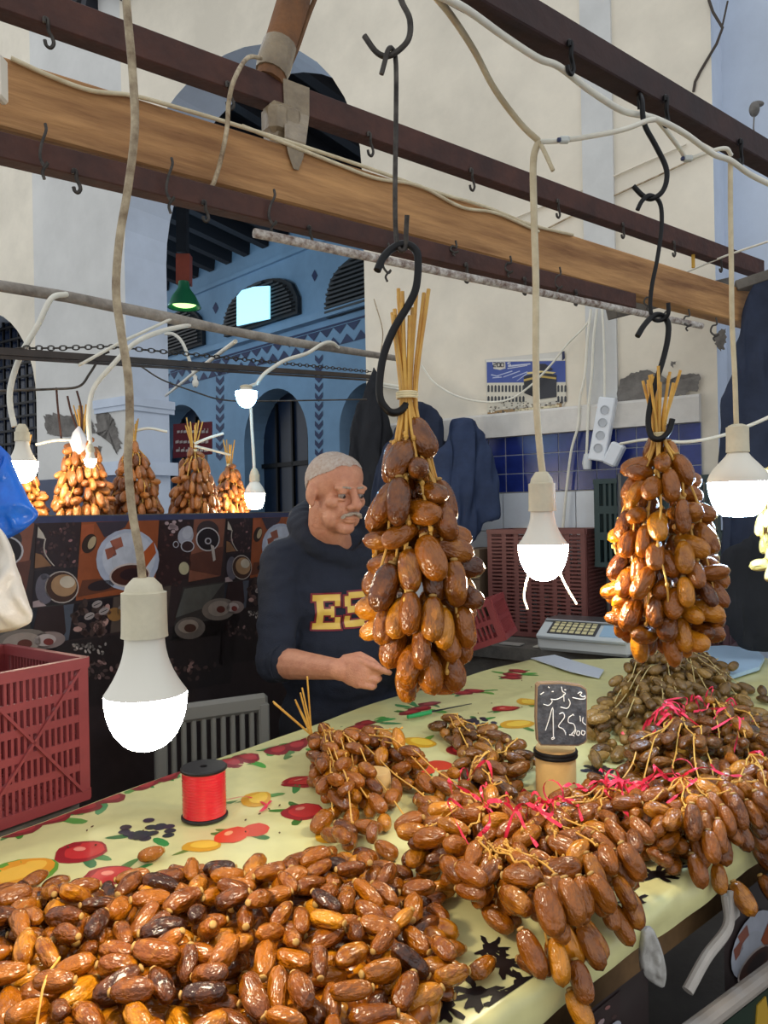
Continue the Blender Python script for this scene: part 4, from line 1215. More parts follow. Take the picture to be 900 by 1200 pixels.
bunch('large olive brown date bunch with pale stalks spread behind the price sign', (778, 790), [(698, 838), (705, 885), (740, 900), (690, 860), (800, 850), (770, 885), (825, 800), (735, 812)], 200, 'olive', 0, zmax=.12, start=.08, lat=.02, sz=.054, stalk_mat=M_stalk_pale)
bunch('olive date bunch at the far end of the counter beside the pale tray', (800, 772), [(850, 790), (880, 815), (838, 835), (905, 850), (820, 822)], 96, 'olive', 4, zmax=.12, start=.05, lat=.022, sz=.055, stalk_mat=M_stalk_pale)
bunch('dusky date bunch tied with pink ribbon near the far end of the counter', (830, 850), [(905, 850), (920, 885), (880, 900), (850, 905), (900, 925)], 104, 'brown', 10, zmax=.12, start=.05, lat=.02, sz=.052)
bunch('date bunch with many pink ribbon tails in the middle of the counter', (800, 880), [(755, 905), (740, 940), (790, 950), (850, 935), (700, 945), (830, 955)], 104, 'brown', 14, zmax=.105, start=.05, lat=.018, spread=.16)
bunch('date bunch with pink ribbon spilling towards the counter edge by the sign', (715, 945), [(675, 970), (700, 985), (745, 985), (760, 950), (640, 990), (610, 975)], 70, 'amber', 8, zmax=.06, start=.05, lat=.016)
bunch('date bunch whose fruit hangs over the counter edge above the dark gap', (800, 965), [(760, 1000), (800, 1012), (838, 1005), (868, 990), (905, 975), (780, 985)], 84, 'amber', 7, start=.1, lat=.016)
bunch('golden date bunch tied with pink ribbon at the counter corner by the pipe', (880, 930), [(915, 950), (900, 985), (860, 975), (930, 990)], 70, 'amber', 4, start=.1, lat=.018)
bunch('date bunch with a bright red ribbon bow between the heap and the sign', (570, 1000), [(540, 975), (505, 1000), (480, 1020), (530, 1040), (600, 985)], 52, 'amber', 6, start=.1, lat=.016)
bunch('date bunch with curled pink ribbon loops overlapping the counter edge', (640, 1000), [(600, 1050), (655, 1062), (700, 1050), (735, 1040), (690, 1010), (720, 1075)], 86, 'amber', 8, start=.08, lat=.016, spread=.09)
bunch('front date bunch with dry stalks drooping off the counter edge onto the skirt', (560, 1030), [(620, 1075), (650, 1105), (600, 1090), (690, 1110), (570, 1080), (685, 1090), (640, 1080), (660, 1130)], 84, 'amber', 2, start=.15, lat=.014, sz=.053)
# fruit hanging below the edge from that bunch
# ================================================================== HANGING BUNDLES
def bundle(label, tie, prof, n, kind, sz, seed, name='date_bundle', nst=14, up=.13, group='hanging date bundles', tiecol=(232, 214, 170), lean=(0, 0), stalkr=.0021, parts=True, fan=.28):
    """sheaf of palm stalks tied at `tie`; prof = [(drop, radius)...] below the tie"""
    rh = random.Random(seed)
    tie = V(tie); root = thing(name, label, 'date bundle', tie, group)
    H = prof[-1][0]
    def rad(h):
        if h <= prof[0][0]: return prof[0][1]
        for (h0, r0), (h1, r1) in zip(prof, prof[1:]):
            if h <= h1: return r0 + (r1 - r0) * (h - h0) / (h1 - h0)
        return prof[-1][1]
    def cen(h): return tie + V((lean[0] * h / H, lean[1] * h / H, -h))
    S = np.zeros((0, 4))
    pl = []
    tries = 0
    while len(pl) < n and tries < n * 60:
        tries += 1
        h = H * (1 - (rh.random() ** 1.0) * .98); R = rad(h)
        if h < prof[0][0] - .004: continue
        if rh.random() > (R / max(r for _, r in prof)) ** .9 + .15: continue
        a = rh.uniform(0, 2 * pi); q = R * (1 - .42 * rh.random() ** 2.2)
        c = cen(h) + V((math.cos(a) * q, math.sin(a) * q, 0))
        tl = rh.uniform(.05, .75) if h < H * .92 else rh.uniform(-.2, .4)
        tw = rh.uniform(-.5, .5)
        d = V((math.cos(a + tw) * math.sin(tl), math.sin(a + tw) * math.sin(tl), -math.cos(tl)))
        if rh.random() < .18: d = V((math.cos(a + tw), math.sin(a + tw), rh.uniform(-.5, .15))).normalized()
        L = sz * rh.uniform(.9, 1.1); r = L * rh.uniform(.22, .25)
        ok = True
        if len(S):
            for k in (-.27, 0, .27):
                p = c + d * (L * k)
                dd = ((S[:, :3] - np.array(p)) ** 2).sum(1)
                if (dd < ((S[:, 3] + r * .9) * .80) ** 2).any(): ok = False; break
        if not ok: continue
        S = np.vstack([S, np.array([[*(c + d * (L * k)), r * .88] for k in (-.27, 0, .27)])])
        pl.append((c, d, L, r, h, a))
    for c, d, L, r, h, a in pl:
        obj('date', DMESH[kind][rh.randrange(NV)], root, c, axrot(-d, rh.uniform(0, 6.28)), (r / .25, r / .25, L))
    for i in range(nst):
        a = 2 * pi * i / nst + rh.uniform(-.2, .2)
        x = V((math.cos(a), math.sin(a), 0))
        rt = rh.uniform(.3, 1) * .011
        topz = up * rh.uniform(.72, 1.05)
        f = fan * rh.uniform(.1, 1)
        pts = [tie + x * (rt + f * topz) + V((0, 0, topz)), tie + x * rt]
        Hs = H * rh.uniform(.6, .93)
        for k in range(1, 6):
            h = Hs * k / 5
            pts.append(cen(h) + x * rad(h) * rh.uniform(.72, 1.08) + V((rh.gauss(0, .003), rh.gauss(0, .003), 0)))
        c = catmull(pts, 5)
        q = MB(); q.tube(c, [stalkr * (1.15 - .5 * k / len(c)) for k in range(len(c))], 6)
        for k in range(2, 7):
            q.ell(pts[k] + x * .002, (stalkr * 1.5, stalkr * 1.5, stalkr * 1.9), None, 6, 4)
        q.build('stalk', M_stalk if kind != 'olive' else M_stalk_pale, root)
    q = MB()
    for k in range(3): q.lathe([(.0125, -.0015), (.0140, 0), (.0125, .0015)], tie + V((0, 0, k * .0028 - .003)), None, 16)
    q.build('tie_string', mat('tie_string', tiecol, .6), root, smooth=True)
    return root
PXY = .93 / F
t1 = P(477, 463, .93)
bundle('large glossy amber date bundle hanging in front of the vendor on the black hook', t1,
       [(.048, .014), (.065, .021), (.10, .030), (.14, .043), (.19, .047), (.245, .060), (.290, .052), (.330, .038), (.360, .024)], 98, 'amber', .057, 5, up=.128, lean=(.016, 0), nst=15, fan=.16)
t2 = P(773, 510, 1.2)
bundle('large reddish amber date bundle hanging beside the bright blue white bulb', t2,
       [(.012, .012), (.05, .036), (.11, .054), (.17, .066), (.23, .078), (.285, .072), (.33, .045)], 118, 'amber', .055, 9, up=.10, lean=(.004, 0), nst=14, fan=.35)
t3 = P(930, 520, 1.42)
bundle('pale yellow date bundle partly seen beyond the blue white bulb', t3, [(.01, .02), (.06, .045), (.14, .058), (.22, .06), (.27, .04)], 52, 'pale', .046, 12, up=.09, nst=9)
# neighbouring stall
for k, (u, v, Y, H, Rm, lab) in enumerate(((96, 510, 2.5, .30, .084, 'dry brown date bundle topped with a white plastic bag behind the coffee partition'),
                                      (157, 520, 2.72, .29, .084, 'dry brown date bundle behind the coffee partition next to the damaged plaster'),
                                      (227, 528, 2.85, .27, .085, 'dry brown date bundle with tall stalks seen against the dark arch of the hall'),
                                      (269, 545, 3.15, .25, .070, 'slim dry date bundle behind the partition near the small lit bulb'),
                                      (28, 545, 2.46, .22, .07, 'dry brown date bundle half hidden by the blue plastic bag'))):
    bundle(lab, P(u, v, Y), [(.01, .015), (.06, Rm * .55), (.14, Rm * .8), (.22, Rm), (H, Rm * .9)], 125, 'dry', .054, 40 + k, up=.10 if k != 2 else .12, nst=8, group='date bundles of the neighbouring stall')
# white bag on the first one
q = MB(); c = P(93, 518, 2.465); q.lathe([(.004, .05), (.018, .03), (.028, 0), (.022, -.03), (.012, -.04)], c, None, 12)
for i, v_ in enumerate(q.v): v_ += V((noise.noise(v_ * 40), noise.noise(v_ * 40 + V((9, 0, 0))), 0)) * .012
tag(q.build('plastic_bag', mat('white_film', (226, 224, 230), .35, bump=.4, bscale=60), smooth=50), 'small white plastic bag tied on top of a dry date bundle', 'plastic bag')

# ================================================================== HOOKS
def tubething(name, pts, r, m, label, cat, group=None, seg=8, n=6, sm=True):
    q = MB(); q.tube(catmull(pts, n), r, seg)
    return tag(q.build(name, m, smooth=50 if sm else None), label, cat, group)
# long hook chain of the first bundle
Yh = .91
hk = lambda L, Y=Yh: [P(u, v, Y) for u, v in L]
tubething('meat_hook', hk([(468, -85), (463, -70), (463, -30), (470, 0), (480, 22), (479, 45), (466, 60), (452, 66), (440, 60), (427, 42)]), .0036, M_hook, 'weathered grey hook hung from the dark rail above the long rod', 'hook', n=5)
tubething('hook_rod', [P(447, 87, .903), P(451, 72, .903), P(455, 58, .905), P(460, 58, .916), P(464, 75, .916), P(464, 140, .915), P(463, 220, .914), P(464, 275, .912), P(469, 293, .91), P(475, 290, .91), P(476, 270, .905), P(477, 252, .90)], .0030, M_hook, 'long straight grey steel rod hooked at both ends', 'hook', n=4)
tubething('meat_hook', [P(442, 317, .90), P(449, 302, .905), P(460, 291, .91), P(474, 286, .912), P(486, 292, .912), P(490, 305, .912), P(488, 335, .912), P(480, 355, .912), P(462, 385, .91), P(450, 415, .91), P(445, 445, .91), P(446, 468, .91), P(456, 482, .912), P(466, 483, .918), P(474, 477, .924), P(478, 468, .930)], .0048, M_black, 'big black S-hook through the stalks of the front bundle', 'hook', n=5)
tubething('meat_hook', [P(750, 128, 1.215), P(749, 112, 1.205), P(752, 118, 1.175), P(755, 145, 1.175), P(768, 170, 1.18), P(780, 195, 1.185), P(781, 212, 1.185), P(775, 226, 1.185), P(763, 233, 1.185), P(753, 229, 1.185), P(742, 218, 1.185)], .0040, M_black, 'black steel hook on the dark rail above the second bundle', 'hook', n=5)
tubething('hook_rod', [P(747, 246, 1.175), P(752, 236, 1.175), P(760, 229, 1.178), P(770, 233, 1.195), P(775, 245, 1.195), P(775, 270, 1.195), P(770, 305, 1.195), P(764, 335, 1.195), P(762, 360, 1.195), P(766, 374, 1.195), P(776, 375, 1.195), P(783, 368, 1.19), P(783, 355, 1.188)], .0034, M_black, 'thin black rod hook linking two hooks above the second bundle', 'hook', n=4)
tubething('meat_hook', [P(747, 394, 1.18), P(755, 381, 1.185), P(766, 370, 1.195), P(776, 370, 1.2), P(783, 380, 1.2), P(782, 400, 1.2), P(776, 425, 1.2), P(768, 450, 1.195), P(761, 480, 1.19), P(760, 500, 1.19), P(765, 513, 1.185), P(775, 514, 1.18), P(784, 505, 1.18), P(788, 491, 1.18)], .0046, M_black, 'black S-hook through the stalks of the second bundle', 'hook', n=5)
# small S-hooks on the rails
def on_rail(a, b, u):
    """point of rail a-b seen in column u"""
    best = None
    lo_, hi_ = 0.0, 1.0
    def col(t):
        q = a.lerp(b, t) - CAM; return 450 + F * q.dot(CR) / q.y
    for _ in range(40):
        mid = (lo_ + hi_) / 2
        if col(mid) < u: lo_ = mid
        else: hi_ = mid
    return a.lerp(b, (lo_ + hi_) / 2)
ORD = ('first', 'second', 'third', 'fourth', 'fifth', 'sixth', 'seventh', 'eighth', 'ninth', 'tenth', 'eleventh')
def shook(p, hh, hw, h, label, group, flip=1, m=None):
    """J/S hook clipped under a rail: hh half height of the rail, hw half width"""
    e = V((.8, .6, 0)) * flip; g = V((-.6, .8, 0))
    b = p - V((0, 0, hh))
    off = -g * (hw + .004)
    L = [(-.16, .0, 1), (-.16, .35, 1), (-.02, .35, 1), (0, 0, 1), (.04, -.28, .9), (.2, -.5, .8), (.26, -.76, .8), (.12, -1.0, .8), (-.06, -.94, .8), (-.12, -.72, .8)]
    pts = [b + off * k + e * (x * h) + V((0, 0, z * h * (.55 if z > 0 else 1))) for x, z, k in L]
    q = MB(); q.tube(catmull(pts, 4), .0034, 6)
    return tag(q.build('s_hook', m or M_hook, smooth=50), label, 'hook', group)
for k_, (u, h) in enumerate(((52, .040), (263, .042), (427, .042), (546, .044), (647, .040), (723, .036), (783, .040), (838, .040))):
    shook(on_rail(*RA, u), .031, .02, h, ORD[7 - k_] + ' small weathered S-hook from the wall end of the upper rust brown rail', 'S-hooks on the upper rail')
for k_, (u, h) in enumerate(((85, .030), (235, .030), (357, .028), (540, .036), (608, .034), (668, .032))):
    shook(on_rail(*RB, u), .022, .018, h, ORD[5 - k_] + ' small dark S-hook from the wall end of the rail below the beam', 'S-hooks on the lower rail', m=M_hook)
for u, h, lb in ((655, .034, 'black loop hook holding the mains cable under the dark rail'), (767, .036, 'black loop hook beside the hook of the second bundle'), (855, .034, 'black loop hook above the cord of the blue white bulb')):
    shook(on_rail(*RC, u), .023, .018, h, lb, 'loop hooks on the dark rail', m=M_black)
# bent wire hooks across the lower rail
for k_, (u, v0, v1) in enumerate(((52, 145, 210), (200, 185, 250), (320, 222, 275), (454, 285, 330), (533, 282, 300), (597, 300, 325), (655, 313, 345), (760, 340, 365), (783, 355, 385), (806, 362, 388), (838, 372, 400))):
    p = on_rail(*RB, u); Y = (p - CAM).y - .03
    L = [P(u + 1, v0, Y), P(u + 2, v0 + 8, Y - .002), P(u - 3, v0 + (v1 - v0) * .35, Y - .004), P(u - 5, v0 + (v1 - v0) * .6, Y - .004), P(u + 1, v0 + (v1 - v0) * .78, Y - .004), P(u + 4, v0 + (v1 - v0) * .7, Y - .006), P(u - 2, v0 + (v1 - v0) * .86, Y - .006), P(u, v1, Y - .006)]
    q = MB(); q.tube(catmull(L, 4), .0027, 6); tag(q.build('wire_hook', M_hook, smooth=50), ORD[10 - k_] + ' bent wire hook from the wall end of the timber beam', 'hook', 'bent wire hooks')
q = MB(); q.prism([P(897, 60, 1.2)] + [P(u, v, 1.2) for u, v in ((899, 60),)] + [P(898, 70, 1.2)], V((0, .01, 0)))
st_ = MB(); st_.box(on_rail(*RA, 812) - V((0, 0, .054)), (.012, .006, .05), ch=.002); tag(st_.build('corn_tag', mat('ochre_tag', (196, 150, 50), .6)), 'small ochre tag dangling under the upper rust brown rail', 'tag')
bk = MB(); bk.box(P(0, 92, 1.2), (.014, .03, .07), ch=.004); tag(bk.build('wall_bracket', M_plaster), 'cream painted block fixed at the end of the timber beam', 'block')

# ================================================================== CABLES
def cable(name, L, r, m, label, n=6):
    q = MB(); q.tube(catmull([P(*t) for t in L], n), r, 8)
    return tag(q.build(name, m, smooth=50), label, 'cable')
bd_ = (BW[1] - BW[0]).normalized()
def beampt(u, dv, out=.036):
    p = on_rail(*BW, u); return p + V((0, 0, dv)) - V((-bd_.y, bd_.x, 0)) * out
q = MB(); q.tube(catmull([beampt(u, dz) for u, dz in ((8, .058), (55, .048), (100, .045), (150, .060), (210, .064), (270, .066), (340, .066), (420, .064), (500, .058), (560, .060), (610, .050), (660, .058))], 6), .0042, 8)
tag(q.build('beam_cable', M_cord_cream, smooth=50), 'cream cable clipped along the top of the timber beam', 'cable')
q = MB(); q.tube(catmull([beampt(u, dz) for u, dz in ((275, .068), (330, .060), (380, .052), (430, .046), (480, .06), (530, .040), (570, .052), (620, .038))], 6), .0042, 8)
tag(q.build('beam_cable', M_cord_cream, smooth=50), 'second cream cable sagging along the face of the timber beam', 'cable')
cable('loose_cable', [(306, 68, 1.63), (290, 68, 1.58), (275, 92, 1.5), (268, 120, 1.5), (266, 150, 1.5), (258, 190, 1.5), (250, 215, 1.5), (245, 222, 1.5)], .0045, M_cord_old, 'short grimy cable end drooping over the upper rail and beam')
cable('mains_cable', [(505, -10, .9), (545, 10, .95), (590, 42, 1.02), (630, 68, 1.06), (655, 78, 1.08), (690, 105, 1.12), (730, 130, 1.17), (765, 138, 1.2), (800, 155, 1.25), (835, 180, 1.3), (856, 188, 1.33), (880, 205, 1.36), (915, 222, 1.4)], .0048, M_cord, 'thick white mains cable looping along the dark rail')
cable('branch_cable', [(510, -5, .98), (530, 20, 1.02), (556, 60, 1.08), (580, 105, 1.14), (610, 145, 1.18), (631, 165, 1.2)], .0048, M_cord_cream, 'cream cable running down to the middle lamp cord')
cable('branch_cable', [(633, 166, 1.2), (655, 165, 1.19), (690, 160, 1.18), (730, 152, 1.17), (757, 142, 1.17), (768, 140, 1.17)], .0042, M_cord, 'white cable joining the middle lamp cord to the dark rail')
cable('branch_cable', [(768, 138, 1.24), (782, 155, 1.28), (797, 175, 1.32), (806, 186, 1.34), (830, 178, 1.34), (850, 174, 1.34), (857, 182, 1.35)], .0038, M_cord, 'white cable looping through a connector under the dark rail')
cable('cord_tail', [(634, 170, 1.195), (640, 182, 1.19), (648, 200, 1.185)], .0035, M_cord_cream, 'short stripped cream tail at the middle lamp cord joint')
for (u, v, Y, lab) in ((661, 164, 1.185, 'clear terminal block joining cables above the middle lamp'), (806, 186, 1.335, 'clear terminal block joining cables under the dark rail')):
    q = thing('terminal_block', lab, 'connector', P(u, v, Y))
    a = MB(); a.box(P(u, v, Y), (.016, .010, .010), ch=.002); a.build('body', mat('clear_plastic', (206, 210, 206), .2), q)
    a = MB(); a.box(P(u - 6, v, Y - .004), (.006, .006, .006), ch=.001); a.build('clamp', mat('blue_sleeve', (40, 50, 90), .4), q)
cable('wall_cable', [(900, 283, 2.6), (850, 300, 2.75), (800, 320, 2.9), (778, 322, 3.0)], .004, M_cord, 'thin white cable crossing the end of the rails')
wc = lambda L, o=.02: [(WALL.hit(u, v) + WALL.n * o) for u, v in L]
def wcable(L, r, m, label, o=.02, n=6, name='wall_cable'):
    q = MB(); q.tube(catmull(wc(L, o), n), r, 6); return tag(q.build(name, m, smooth=50), label, 'cable')
wcable([(697, 365), (693, 400), (690, 440), (684, 470), (682, 500), (674, 530), (668, 580), (664, 625), (662, 652)], .006, M_cord, 'white cable dropping down the wall past the power strip', .05)
wcable([(704, 365), (700, 400), (698, 440), (694, 480), (692, 530), (688, 545)], .006, M_cord, 'white cable running down to the plug beside the power strip', .05)
wcable([(710, 362), (712, 400), (713, 440), (713, 468)], .005, M_cord, 'thin white cable running down into the power strip', .05)
wcable([(500, 430), (515, 450), (540, 465), (570, 472), (600, 470), (625, 455), (650, 430), (670, 405), (690, 385), (697, 372)], .005, M_cord, 'white cable sagging across the calendar on the wall', .05)
wcable([(442, 352), (452, 388), (450, 415), (448, 440)], .003, M_cord_old, 'thin grey string hanging down the plaster by the arch', .03)
wcable([(590, 262), (680, 225), (760, 190), (805, 170)], .005, M_plaster, 'old painted over cable slanting across the plaster', .012)
wcable([(630, 275), (700, 240), (770, 208), (830, 180)], .004, M_cord_old, 'thin grey wire slanting across the plaster wall', .012)
cable('lamp_wire', [(727, 520, 2.6), (760, 515, 2.3), (800, 518, 2.1), (840, 512, 2.0), (880, 498, 1.9), (920, 480, 1.8)], .0045, M_cord, 'white flex passing behind the second bundle to the power strip')
# neighbour stall cables
def nbp(L, r, lab, m=M_cord, name='stall_cable'):
    q = MB(); q.tube(catmull([P(*t) for t in L], 6), r, 8); return tag(q.build(name, m, smooth=50), lab, 'cable')
nbc = lambda L, Y, r, lab, m=M_cord, name='stall_cable': tag((lambda q: (q.tube(catmull([P(u, v, Y + (k * .01)) for k, (u, v) in enumerate(L)], 6), r, 8), q.build(name, m, smooth=50))[1])(MB()), lab, 'cable')
nbp([(200, 374, 2.585), (170, 388, 2.50), (140, 402, 2.44), (118, 414, 2.40), (100, 424, 2.38), (92, 428, 2.38)], .005, 'white tape end trailing from the taped pole')
nbp([(222, 381, 2.645), (190, 388, 2.52), (158, 402, 2.40), (130, 430, 2.37), (110, 455, 2.365), (104, 485, 2.36), (105, 516, 2.36)], .008, 'thick white flex arching down to the lamp among the dry bundles')
nbp([(400, 412, 3.25), (390, 402, 3.15), (378, 403, 3.05), (360, 414, 2.95), (335, 422, 2.88), (318, 432, 2.84), (308, 440, 2.83), (300, 451, 2.83)], .0075, 'white flex arching down from the taped pole to the cool bulb')
nbp([(193, 391, 5.5), (204, 392, 5.5), (214, 402, 5.5), (223, 425, 5.5), (229, 445, 5.5)], .012, 'pale flex hanging in the hall by the small dead bulb')
nbc([(0, 458), (60, 456), (92, 453), (105, 438), (118, 418), (128, 412)], 2.45, .004, 'dark wire tied between the bar and the dry bundles', M_hook)
for i, L in enumerate(([(66, 454), (68, 480), (72, 515)], [(79, 464), (84, 485), (95, 515)], [(90, 458), (95, 478), (96, 505)])):
    nbc(L, 2.47, .0035, 'rusty wire hanger of a dry date bundle', M_rust, 'wire_hanger')['group'] = 'wire hangers of the dry bundles'
nbc([(166, 430), (190, 445), (225, 458), (258, 468), (300, 470), (430, 468)], 3.0, .003, 'thin dark line strung behind the neighbouring rack', M_hook)
nbp([(157, 505, 2.72), (175, 502, 2.73), (196, 506, 2.75)], .005, 'short white strap beside the dry bundle')
nbp([(42, 521, 2.46), (66, 516, 2.47), (92, 516, 2.475)], .005, 'white strap lying across the dry bundle by the wall stain')
nbp([(228, 520, 2.84), (245, 513, 2.86), (262, 508, 2.88)], .005, 'white strap rising from the dry bundle in the arch')
nbp([(229, 523, 2.835), (250, 528, 2.98), (269, 533, 3.14)], .005, 'white strap joining two dry bundles in the arch')
nbp([(194, 464, 5.45), (215, 447, 4.4), (240, 427, 3.5), (276, 400, 2.815)], .008, 'pale slanted rod behind the taped pole')
# chain
ch_ = thing('chain', 'thin dark link chain stretched along the rack of the neighbouring stall', 'chain', P(150, 412, 2.4))
prev = None
c_end = WALL.hit(436, 436) + WALL.n * .012
pts = [P(20, 408, 2.20).lerp(P(70, 408, 2.33), k / 7) for k in range(7)] + [P(70, 408, 2.33).lerp(P(128, 406, 2.49), k / 8) for k in range(8)] + [P(128, 406, 2.49).lerp(c_end, k / 62) for k in range(63)]
for i in range(len(pts) - 1):
    a, b = pts[i], pts[i + 1]; d = (b - a).normalized(); s_ = V((0, 0, 1)) if i % 2 else d.cross(V((0, 0, 1))); hl_ = (b - a).length * .62
    c = (a + b) / 2
    q = MB(); q.tube([c + d * hl_ * math.cos(t) + s_ * .007 * math.sin(t) for t in [k * pi / 5 for k in range(11)]], .0022, 5); q.build('link', M_hook, ch_)

# ================================================================== LAMPS
def bulbthing(label, u, vs, ws, wg, Y, cord, tint, name='hanging_bulb', cool=False, group=None, strength=BULB, flatbot=False, cordr=.0045, cordm=None, seg=28):
    """vs = (socket top, shoulder, socket bottom, body bottom, globe bottom); px sizes at depth Y"""
    k = Y / F
    base = P(u, vs[4], Y)
    root = thing(name, label, 'lamp', base, group)
    z = [(vs[4] - v) * k for v in vs]
    o = base
    q = MB(); q.tube(catmull([P(*t) for t in cord], 6), cordr, 8); q.build('cord', cordm or M_cord_cream, root, smooth=50)
    a = ws * k / 2; g = wg * k / 2
    q = MB(); q.lathe([(0, z[0]), (a * .45, z[0]), (a * .8, z[0] * .4 + z[1] * .6), (a * .86, z[1]), (a, z[1] - .001), (a, (z[1] + z[2]) / 2), (a * 1.02, z[2] + .004), (a * 1.04, z[2]), (a * .7, z[2])], o, None, seg); q.build('socket', M_socket, root, smooth=35)
    q = MB(); n = 8
    pr = [(a * .7, z[2] + .002)]
    for i in range(n + 1):
        t = i / n; pr.append((a * .88 + (g - a * .88) * (t ** 2.0 if not flatbot else math.sin(t * pi / 2) ** 1.3), z[2] + (z[3] - z[2]) * t))
    q.lathe(pr, o, None, seg); q.build('housing', M_bulbbody, root, smooth=50)
    q = MB(); pr = []
    for i in range(n + 1):
        t = i / n * pi / 2
        if flatbot: pr.append((g * max(0, math.cos(t)) ** .45, z[3] * (1 - math.sin(t) ** 1.5)))
        else: pr.append((g * math.cos(t) ** .85 if i < n else 0, z[3] * (1 - math.sin(t))))
    pr[-1] = (0, 0)
    q.lathe(pr, o, None, seg)
    mn = 'glow_%d_%d_%d' % tint + ('_%d' % int(strength))
    q.build('globe', mat(mn, (250, 250, 245), .5, emit=tint, estr=strength), root, smooth=50)
    return root
WARM, COOL, NEUT = (255, 238, 206), (190, 222, 255), (244, 246, 255)
bulbthing('lit warm white bulb on a grimy brown cord over the ribbon spool', 172, (677, 693, 746, 812, 879), 52, 95, .75,
          [(147, -60, .75), (148, 0, .75), (155, 80, .75), (158, 150, .75), (150, 220, .75), (140, 280, .75), (136, 340, .75), (142, 390, .75), (150, 440, .75), (152, 490, .75), (150, 540, .75), (155, 600, .75), (164, 650, .75), (167, 681, .75)], WARM, cordr=.0042, cordm=M_cord_old, strength=BULB)
bulbthing('lit warm white bulb on a cream cord in front of the calendar', 637, (553, 566, 599, 638, 681), 31, 58, 1.2,
          [(631, 166, 1.2), (625, 190, 1.2), (626, 260, 1.2), (628, 330, 1.2), (628, 420, 1.2), (629, 480, 1.2), (633, 530, 1.2), (636, 556, 1.2)], WARM, cordr=.0055)
bulbthing('large lit blue white bulb on a beige cord beside the dark drape', 866, (497, 500, 530, 565, 606), 25, 68, 1.33,
          [(856, 188, 1.34), (856, 240, 1.335), (857, 310, 1.33), (858, 380, 1.33), (861, 440, 1.33), (863, 500, 1.33)], COOL, cordr=.0045, flatbot=True)
bulbthing('lit warm bulb beside the blue plastic bag in the neighbouring stall', 27, (497, 506, 517, 541, 566), 17, 34, 2.25, [(78, 345, 2.33), (60, 350, 2.27), (45, 380, 2.25), (25, 415, 2.25), (13, 450, 2.25), (12, 475, 2.25), (17, 500, 2.25)], WARM, cordr=.0085, cordm=M_cord, seg=18)
bulbthing('lit warm bulb standing just above the partition near the vendor', 299, (549, 556, 564, 578, 597), 12, 24, 2.98, [(294, 478, 2.98), (295, 500, 2.98), (297, 530, 2.98), (298, 551, 2.98)], WARM, cordr=.006, cordm=M_cord, flatbot=True, seg=18)
bulbthing('lit cool blue bulb dangling in front of the hall arch', 289, (451, 452, 454, 459, 478), 14, 26, 2.75, [(300, 450, 2.83), (294, 452, 2.80), (290, 454, 2.76)], (150, 215, 255), cordr=.006, cordm=M_cord, seg=18, strength=26)
bulbthing('small lit warm bulb hidden among the dry date bundles', 106, (520, 525, 530, 538, 548), 10, 14, 2.36, [(105, 512, 2.36), (106, 516, 2.36), (106, 521, 2.36)], WARM, cordr=.006, cordm=M_cord, seg=16)
# switched off little bulb in the hall
sb_t = thing('dead_bulb', 'small unlit bulb hanging on a pale flex in the hall', 'lamp', P(229, 455, 5.5))
q = MB(); q.lathe([(0, .06), (.014, .058), (.014, .03), (.022, .02), (.024, 0), (.015, -.02), (0, -.026)], P(229, 450, 5.5), None, 12); q.build('globe', M_bulbbody, sb_t, smooth=40)
# loose white wire ends under the middle lamp
cable('wire_end', [(633, 592, 1.226), (624, 630, 1.252), (620, 668, 1.252), (616, 685, 1.245), (614, 700, 1.25), (618, 714, 1.25)], .002, M_cord, 'thin white wire end dangling behind the middle bulb')
cable('wire_end', [(641, 592, 1.226), (650, 630, 1.252), (655, 665, 1.252), (660, 680, 1.245), (668, 695, 1.24), (676, 708, 1.24)], .002, M_cord, 'second thin white wire end slanting behind the middle bulb')
# ================================================================== SOFT SHAPES
def remesh(mb, vox, smooth_it=4, name='tmp'):
    me = mb.mesh(name, V((0, 0, 0)))
    bm = bmesh.new(); bm.from_mesh(me); bmesh.ops.recalc_face_normals(bm, faces=bm.faces); bm.to_mesh(me); bm.free()
    o = bpy.data.objects.new(name, me); COL.objects.link(o)
    m = o.modifiers.new('r', 'REMESH'); m.mode = 'VOXEL'; m.voxel_size = vox; m.use_smooth_shade = True
    if smooth_it:
        s_ = o.modifiers.new('s', 'SMOOTH'); s_.factor = .5; s_.iterations = smooth_it
    dg = bpy.context.evaluated_depsgraph_get()
    out = bpy.data.meshes.new_from_object(o.evaluated_get(dg))
    bpy.data.objects.remove(o); bpy.data.meshes.remove(me)
    out.polygons.foreach_set('use_smooth', [True] * len(out.polygons))
    return out
def coords(me):
    a = np.empty(len(me.vertices) * 3, np.float32); me.vertices.foreach_get('co', a); return a.reshape(-1, 3)
def setco(me, a, off=None):
    if off is not None: a = a - np.array(off, np.float32)
    me.vertices.foreach_set('co', a.astype(np.float32).ravel()); me.update()
def meshobj(name, me, m, parent=None, org=None):
    me.name = name; me.materials.clear(); me.materials.append(m)
    off = ORG[parent.name] if parent is not None else V(org)
    setco(me, coords(me), off)
    o = bpy.data.objects.new(name, me); COL.objects.link(o)
    if parent is not None: o.parent = parent
    else: o.location = off
    ORG[o.name] = off
    return o
def chain_(mb, pts, rs, seg=12):
    """tapered limb: frusta with balls at the joints"""
    for i, p in enumerate(pts): mb.ell(p, (rs[i],) * 3, None, 12, 8)
    for i in range(len(pts) - 1): mb.tube([pts[i], pts[i + 1]], [rs[i], rs[i + 1]], seg)
def foldnoise(a, amp, sx, sz, seed=0):
    out = a.copy()
    for i in range(len(a)):
        p = V(a[i]); n = noise.noise(V((p.x * sx + seed, p.y * sx, p.z * sz))) 
        m = noise.noise(V((p.x * sx * 2.2, p.y * sx * 2.2 + seed, p.z * sz * 2)))
        out[i] += np.array((n, m * .5 - n * .5, 0)) * amp
    return out
